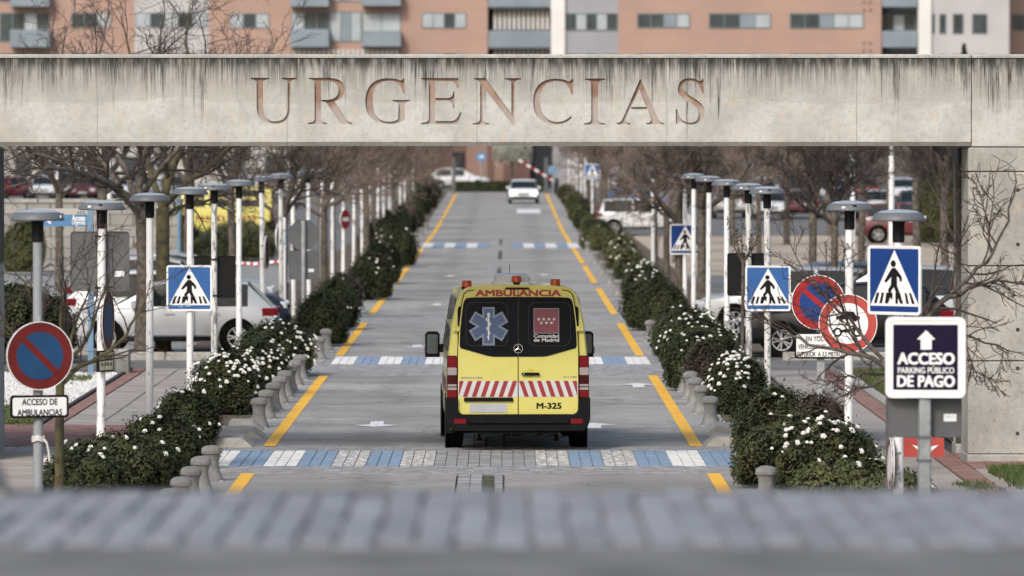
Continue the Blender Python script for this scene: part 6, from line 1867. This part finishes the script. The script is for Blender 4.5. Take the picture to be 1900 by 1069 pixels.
put(0, 526, 137, 'bare tree with forked trunk left of the octagonal sign back', s=.95, rot=40)
put(0, 598, 169, 'bare tree with thick pale trunk right of the octagonal sign back', s=1.0, rot=150)
put(1, 617, 182, 'slim bare tree beside the thick pale trunk in the left row', s=.95, rot=80)
for k, Y in enumerate((160, 196, 212, 228, 244, 260, 276, 292, 310, 328, 346, 364)):
    put(1 + k % 2, 0, Y, 'brown blurred bare tree in the far part of the left row', 'far bare trees of the left row', s=1.0 + .08*math.sin(k), rot=67*k, x=-5.0 + .3*math.sin(k*1.9))
put(0, 350, 150, 'tall bare tree whose top shows above the beam left of the U', s=1.22, rot=10)
put(3, 430, 158, 'bare tree whose top twigs show above the beam near the letter U', s=1.10, rot=200)
put(3, 190, 128, 'dark bare tree behind the big grey sign back', s=1.20, rot=120)
put(0, 110, 165, 'bare tree far left behind the tall white mast', s=1.05, rot=250)
put(1, 1237, 168, 'bare tree with two pale trunks above the right hedge', s=.95, rot=30)
put(0, 1260, 140, 'bare tree leaning over the dark blue crossing sign', s=.9, rot=100)
put(0, 1302, 138, 'bare tree with straight dark trunk right of the dark blue crossing sign', s=1.0, rot=220)
for k, Y in enumerate((186, 204, 222, 240, 257, 275, 294, 312, 330, 348, 366)):
    put(1 + k % 2, 0, Y, 'brown blurred bare tree in the far part of the right row', 'far bare trees of the right row', s=1.0 + .07*math.cos(k), rot=51*k, x=4.75 + .3*math.sin(k*2.3) if not 195 < Y < 262 else .0282*Y + .2)
put(1, 1408, 215, 'bare tree behind the right black sign back on the sandy ground', s=1.05, rot=15)
put(3, 1508, 137, 'bare tree with grey trunk above the silver people carrier', s=.98, rot=65)
put(3, 1548, 131, 'bare many branched tree with mossy fork behind the bright red sign', s=.92, rot=300)
put(3, 1600, 180, 'dark bare tree beside the tall white mast at right', s=1.15, rot=10)
put(3, 1700, 175, 'dark bare tree above the dark red car', s=1.2, rot=140)
put(3, 1752, 150, 'dark bare tree against the right pillar', s=1.05, rot=200)
put(1, 1460, 240, 'brown bare tree far back between the right lamp heads', s=1.2, rot=77)
put(2, 1360, 235, 'tan bare tree far back left of the right lamp heads', s=1.2, rot=177)
put(3, 1650, 250, 'dark bare tree far back behind the narrow crossing sign', s=1.3, rot=277)
put(3, 1540, 262, 'dark bare tree far back behind the right lamp heads', s=1.3, rot=33)
# cypress and blossom
cy = thing('cypress', 'small dark cypress tip above the beam near its right joint', 'tree', (X(1788, 300), 300, gz(300)))
mb = MB(); rs = random.Random(6); mb.tube([(0,0,-.2),(0,0,8.3)], [.16,.03], 7); obj('trunk', mb, M['bark'], cy)
mb = MB()
for _ in range(3500):
    z = rs.uniform(1, 9.0); r = .62 * (1 - (z/9.2)**3) * math.sqrt(rs.random()); a = rs.uniform(0, 6.28); p = Vector((r*math.cos(a), r*math.sin(a), z)); v = Vector((rs.gauss(0,.05), rs.gauss(0,.05), .13)); w = v.orthogonal().normalized()*.05
    mb.add([p-v, p+w, p+v, p-w], [(0,1,2,3)])
obj('crown', mb, M['leaf'], cy)
bt = thing('blossom_tree', 'pale blossoming tree at the far end beside the dark gateway', 'tree', (X(948, 405), 405, gz(405)))
mb = MB(); mb.tube([(0,0,-.2),(.1,0,2.1)], [.12,.08], 7)
for k in range(6): mb.tube([(.1,0,2.0),(math.cos(k)*1.0,math.sin(k)*.8,3.2)], [.05,.02], 5)
obj('trunk', mb, M['bark'], bt)
mb = MB()
for _ in range(5200):
    a = rs.uniform(0, 6.28); r = 1.4*math.sqrt(rs.random()); p = Vector((r*math.cos(a) + .1, r*math.sin(a), 2.75 + rs.gauss(0,.32) - .12*r)); v = Vector((rs.gauss(0,1), rs.gauss(0,1), rs.gauss(0,1))).normalized()*.07; w = v.orthogonal().normalized()*.05
    mb.add([p-v, p+w, p+v, p-w], [(0,1,2,3)])
obj('crown', mb, M['leaf_pale'], bt)
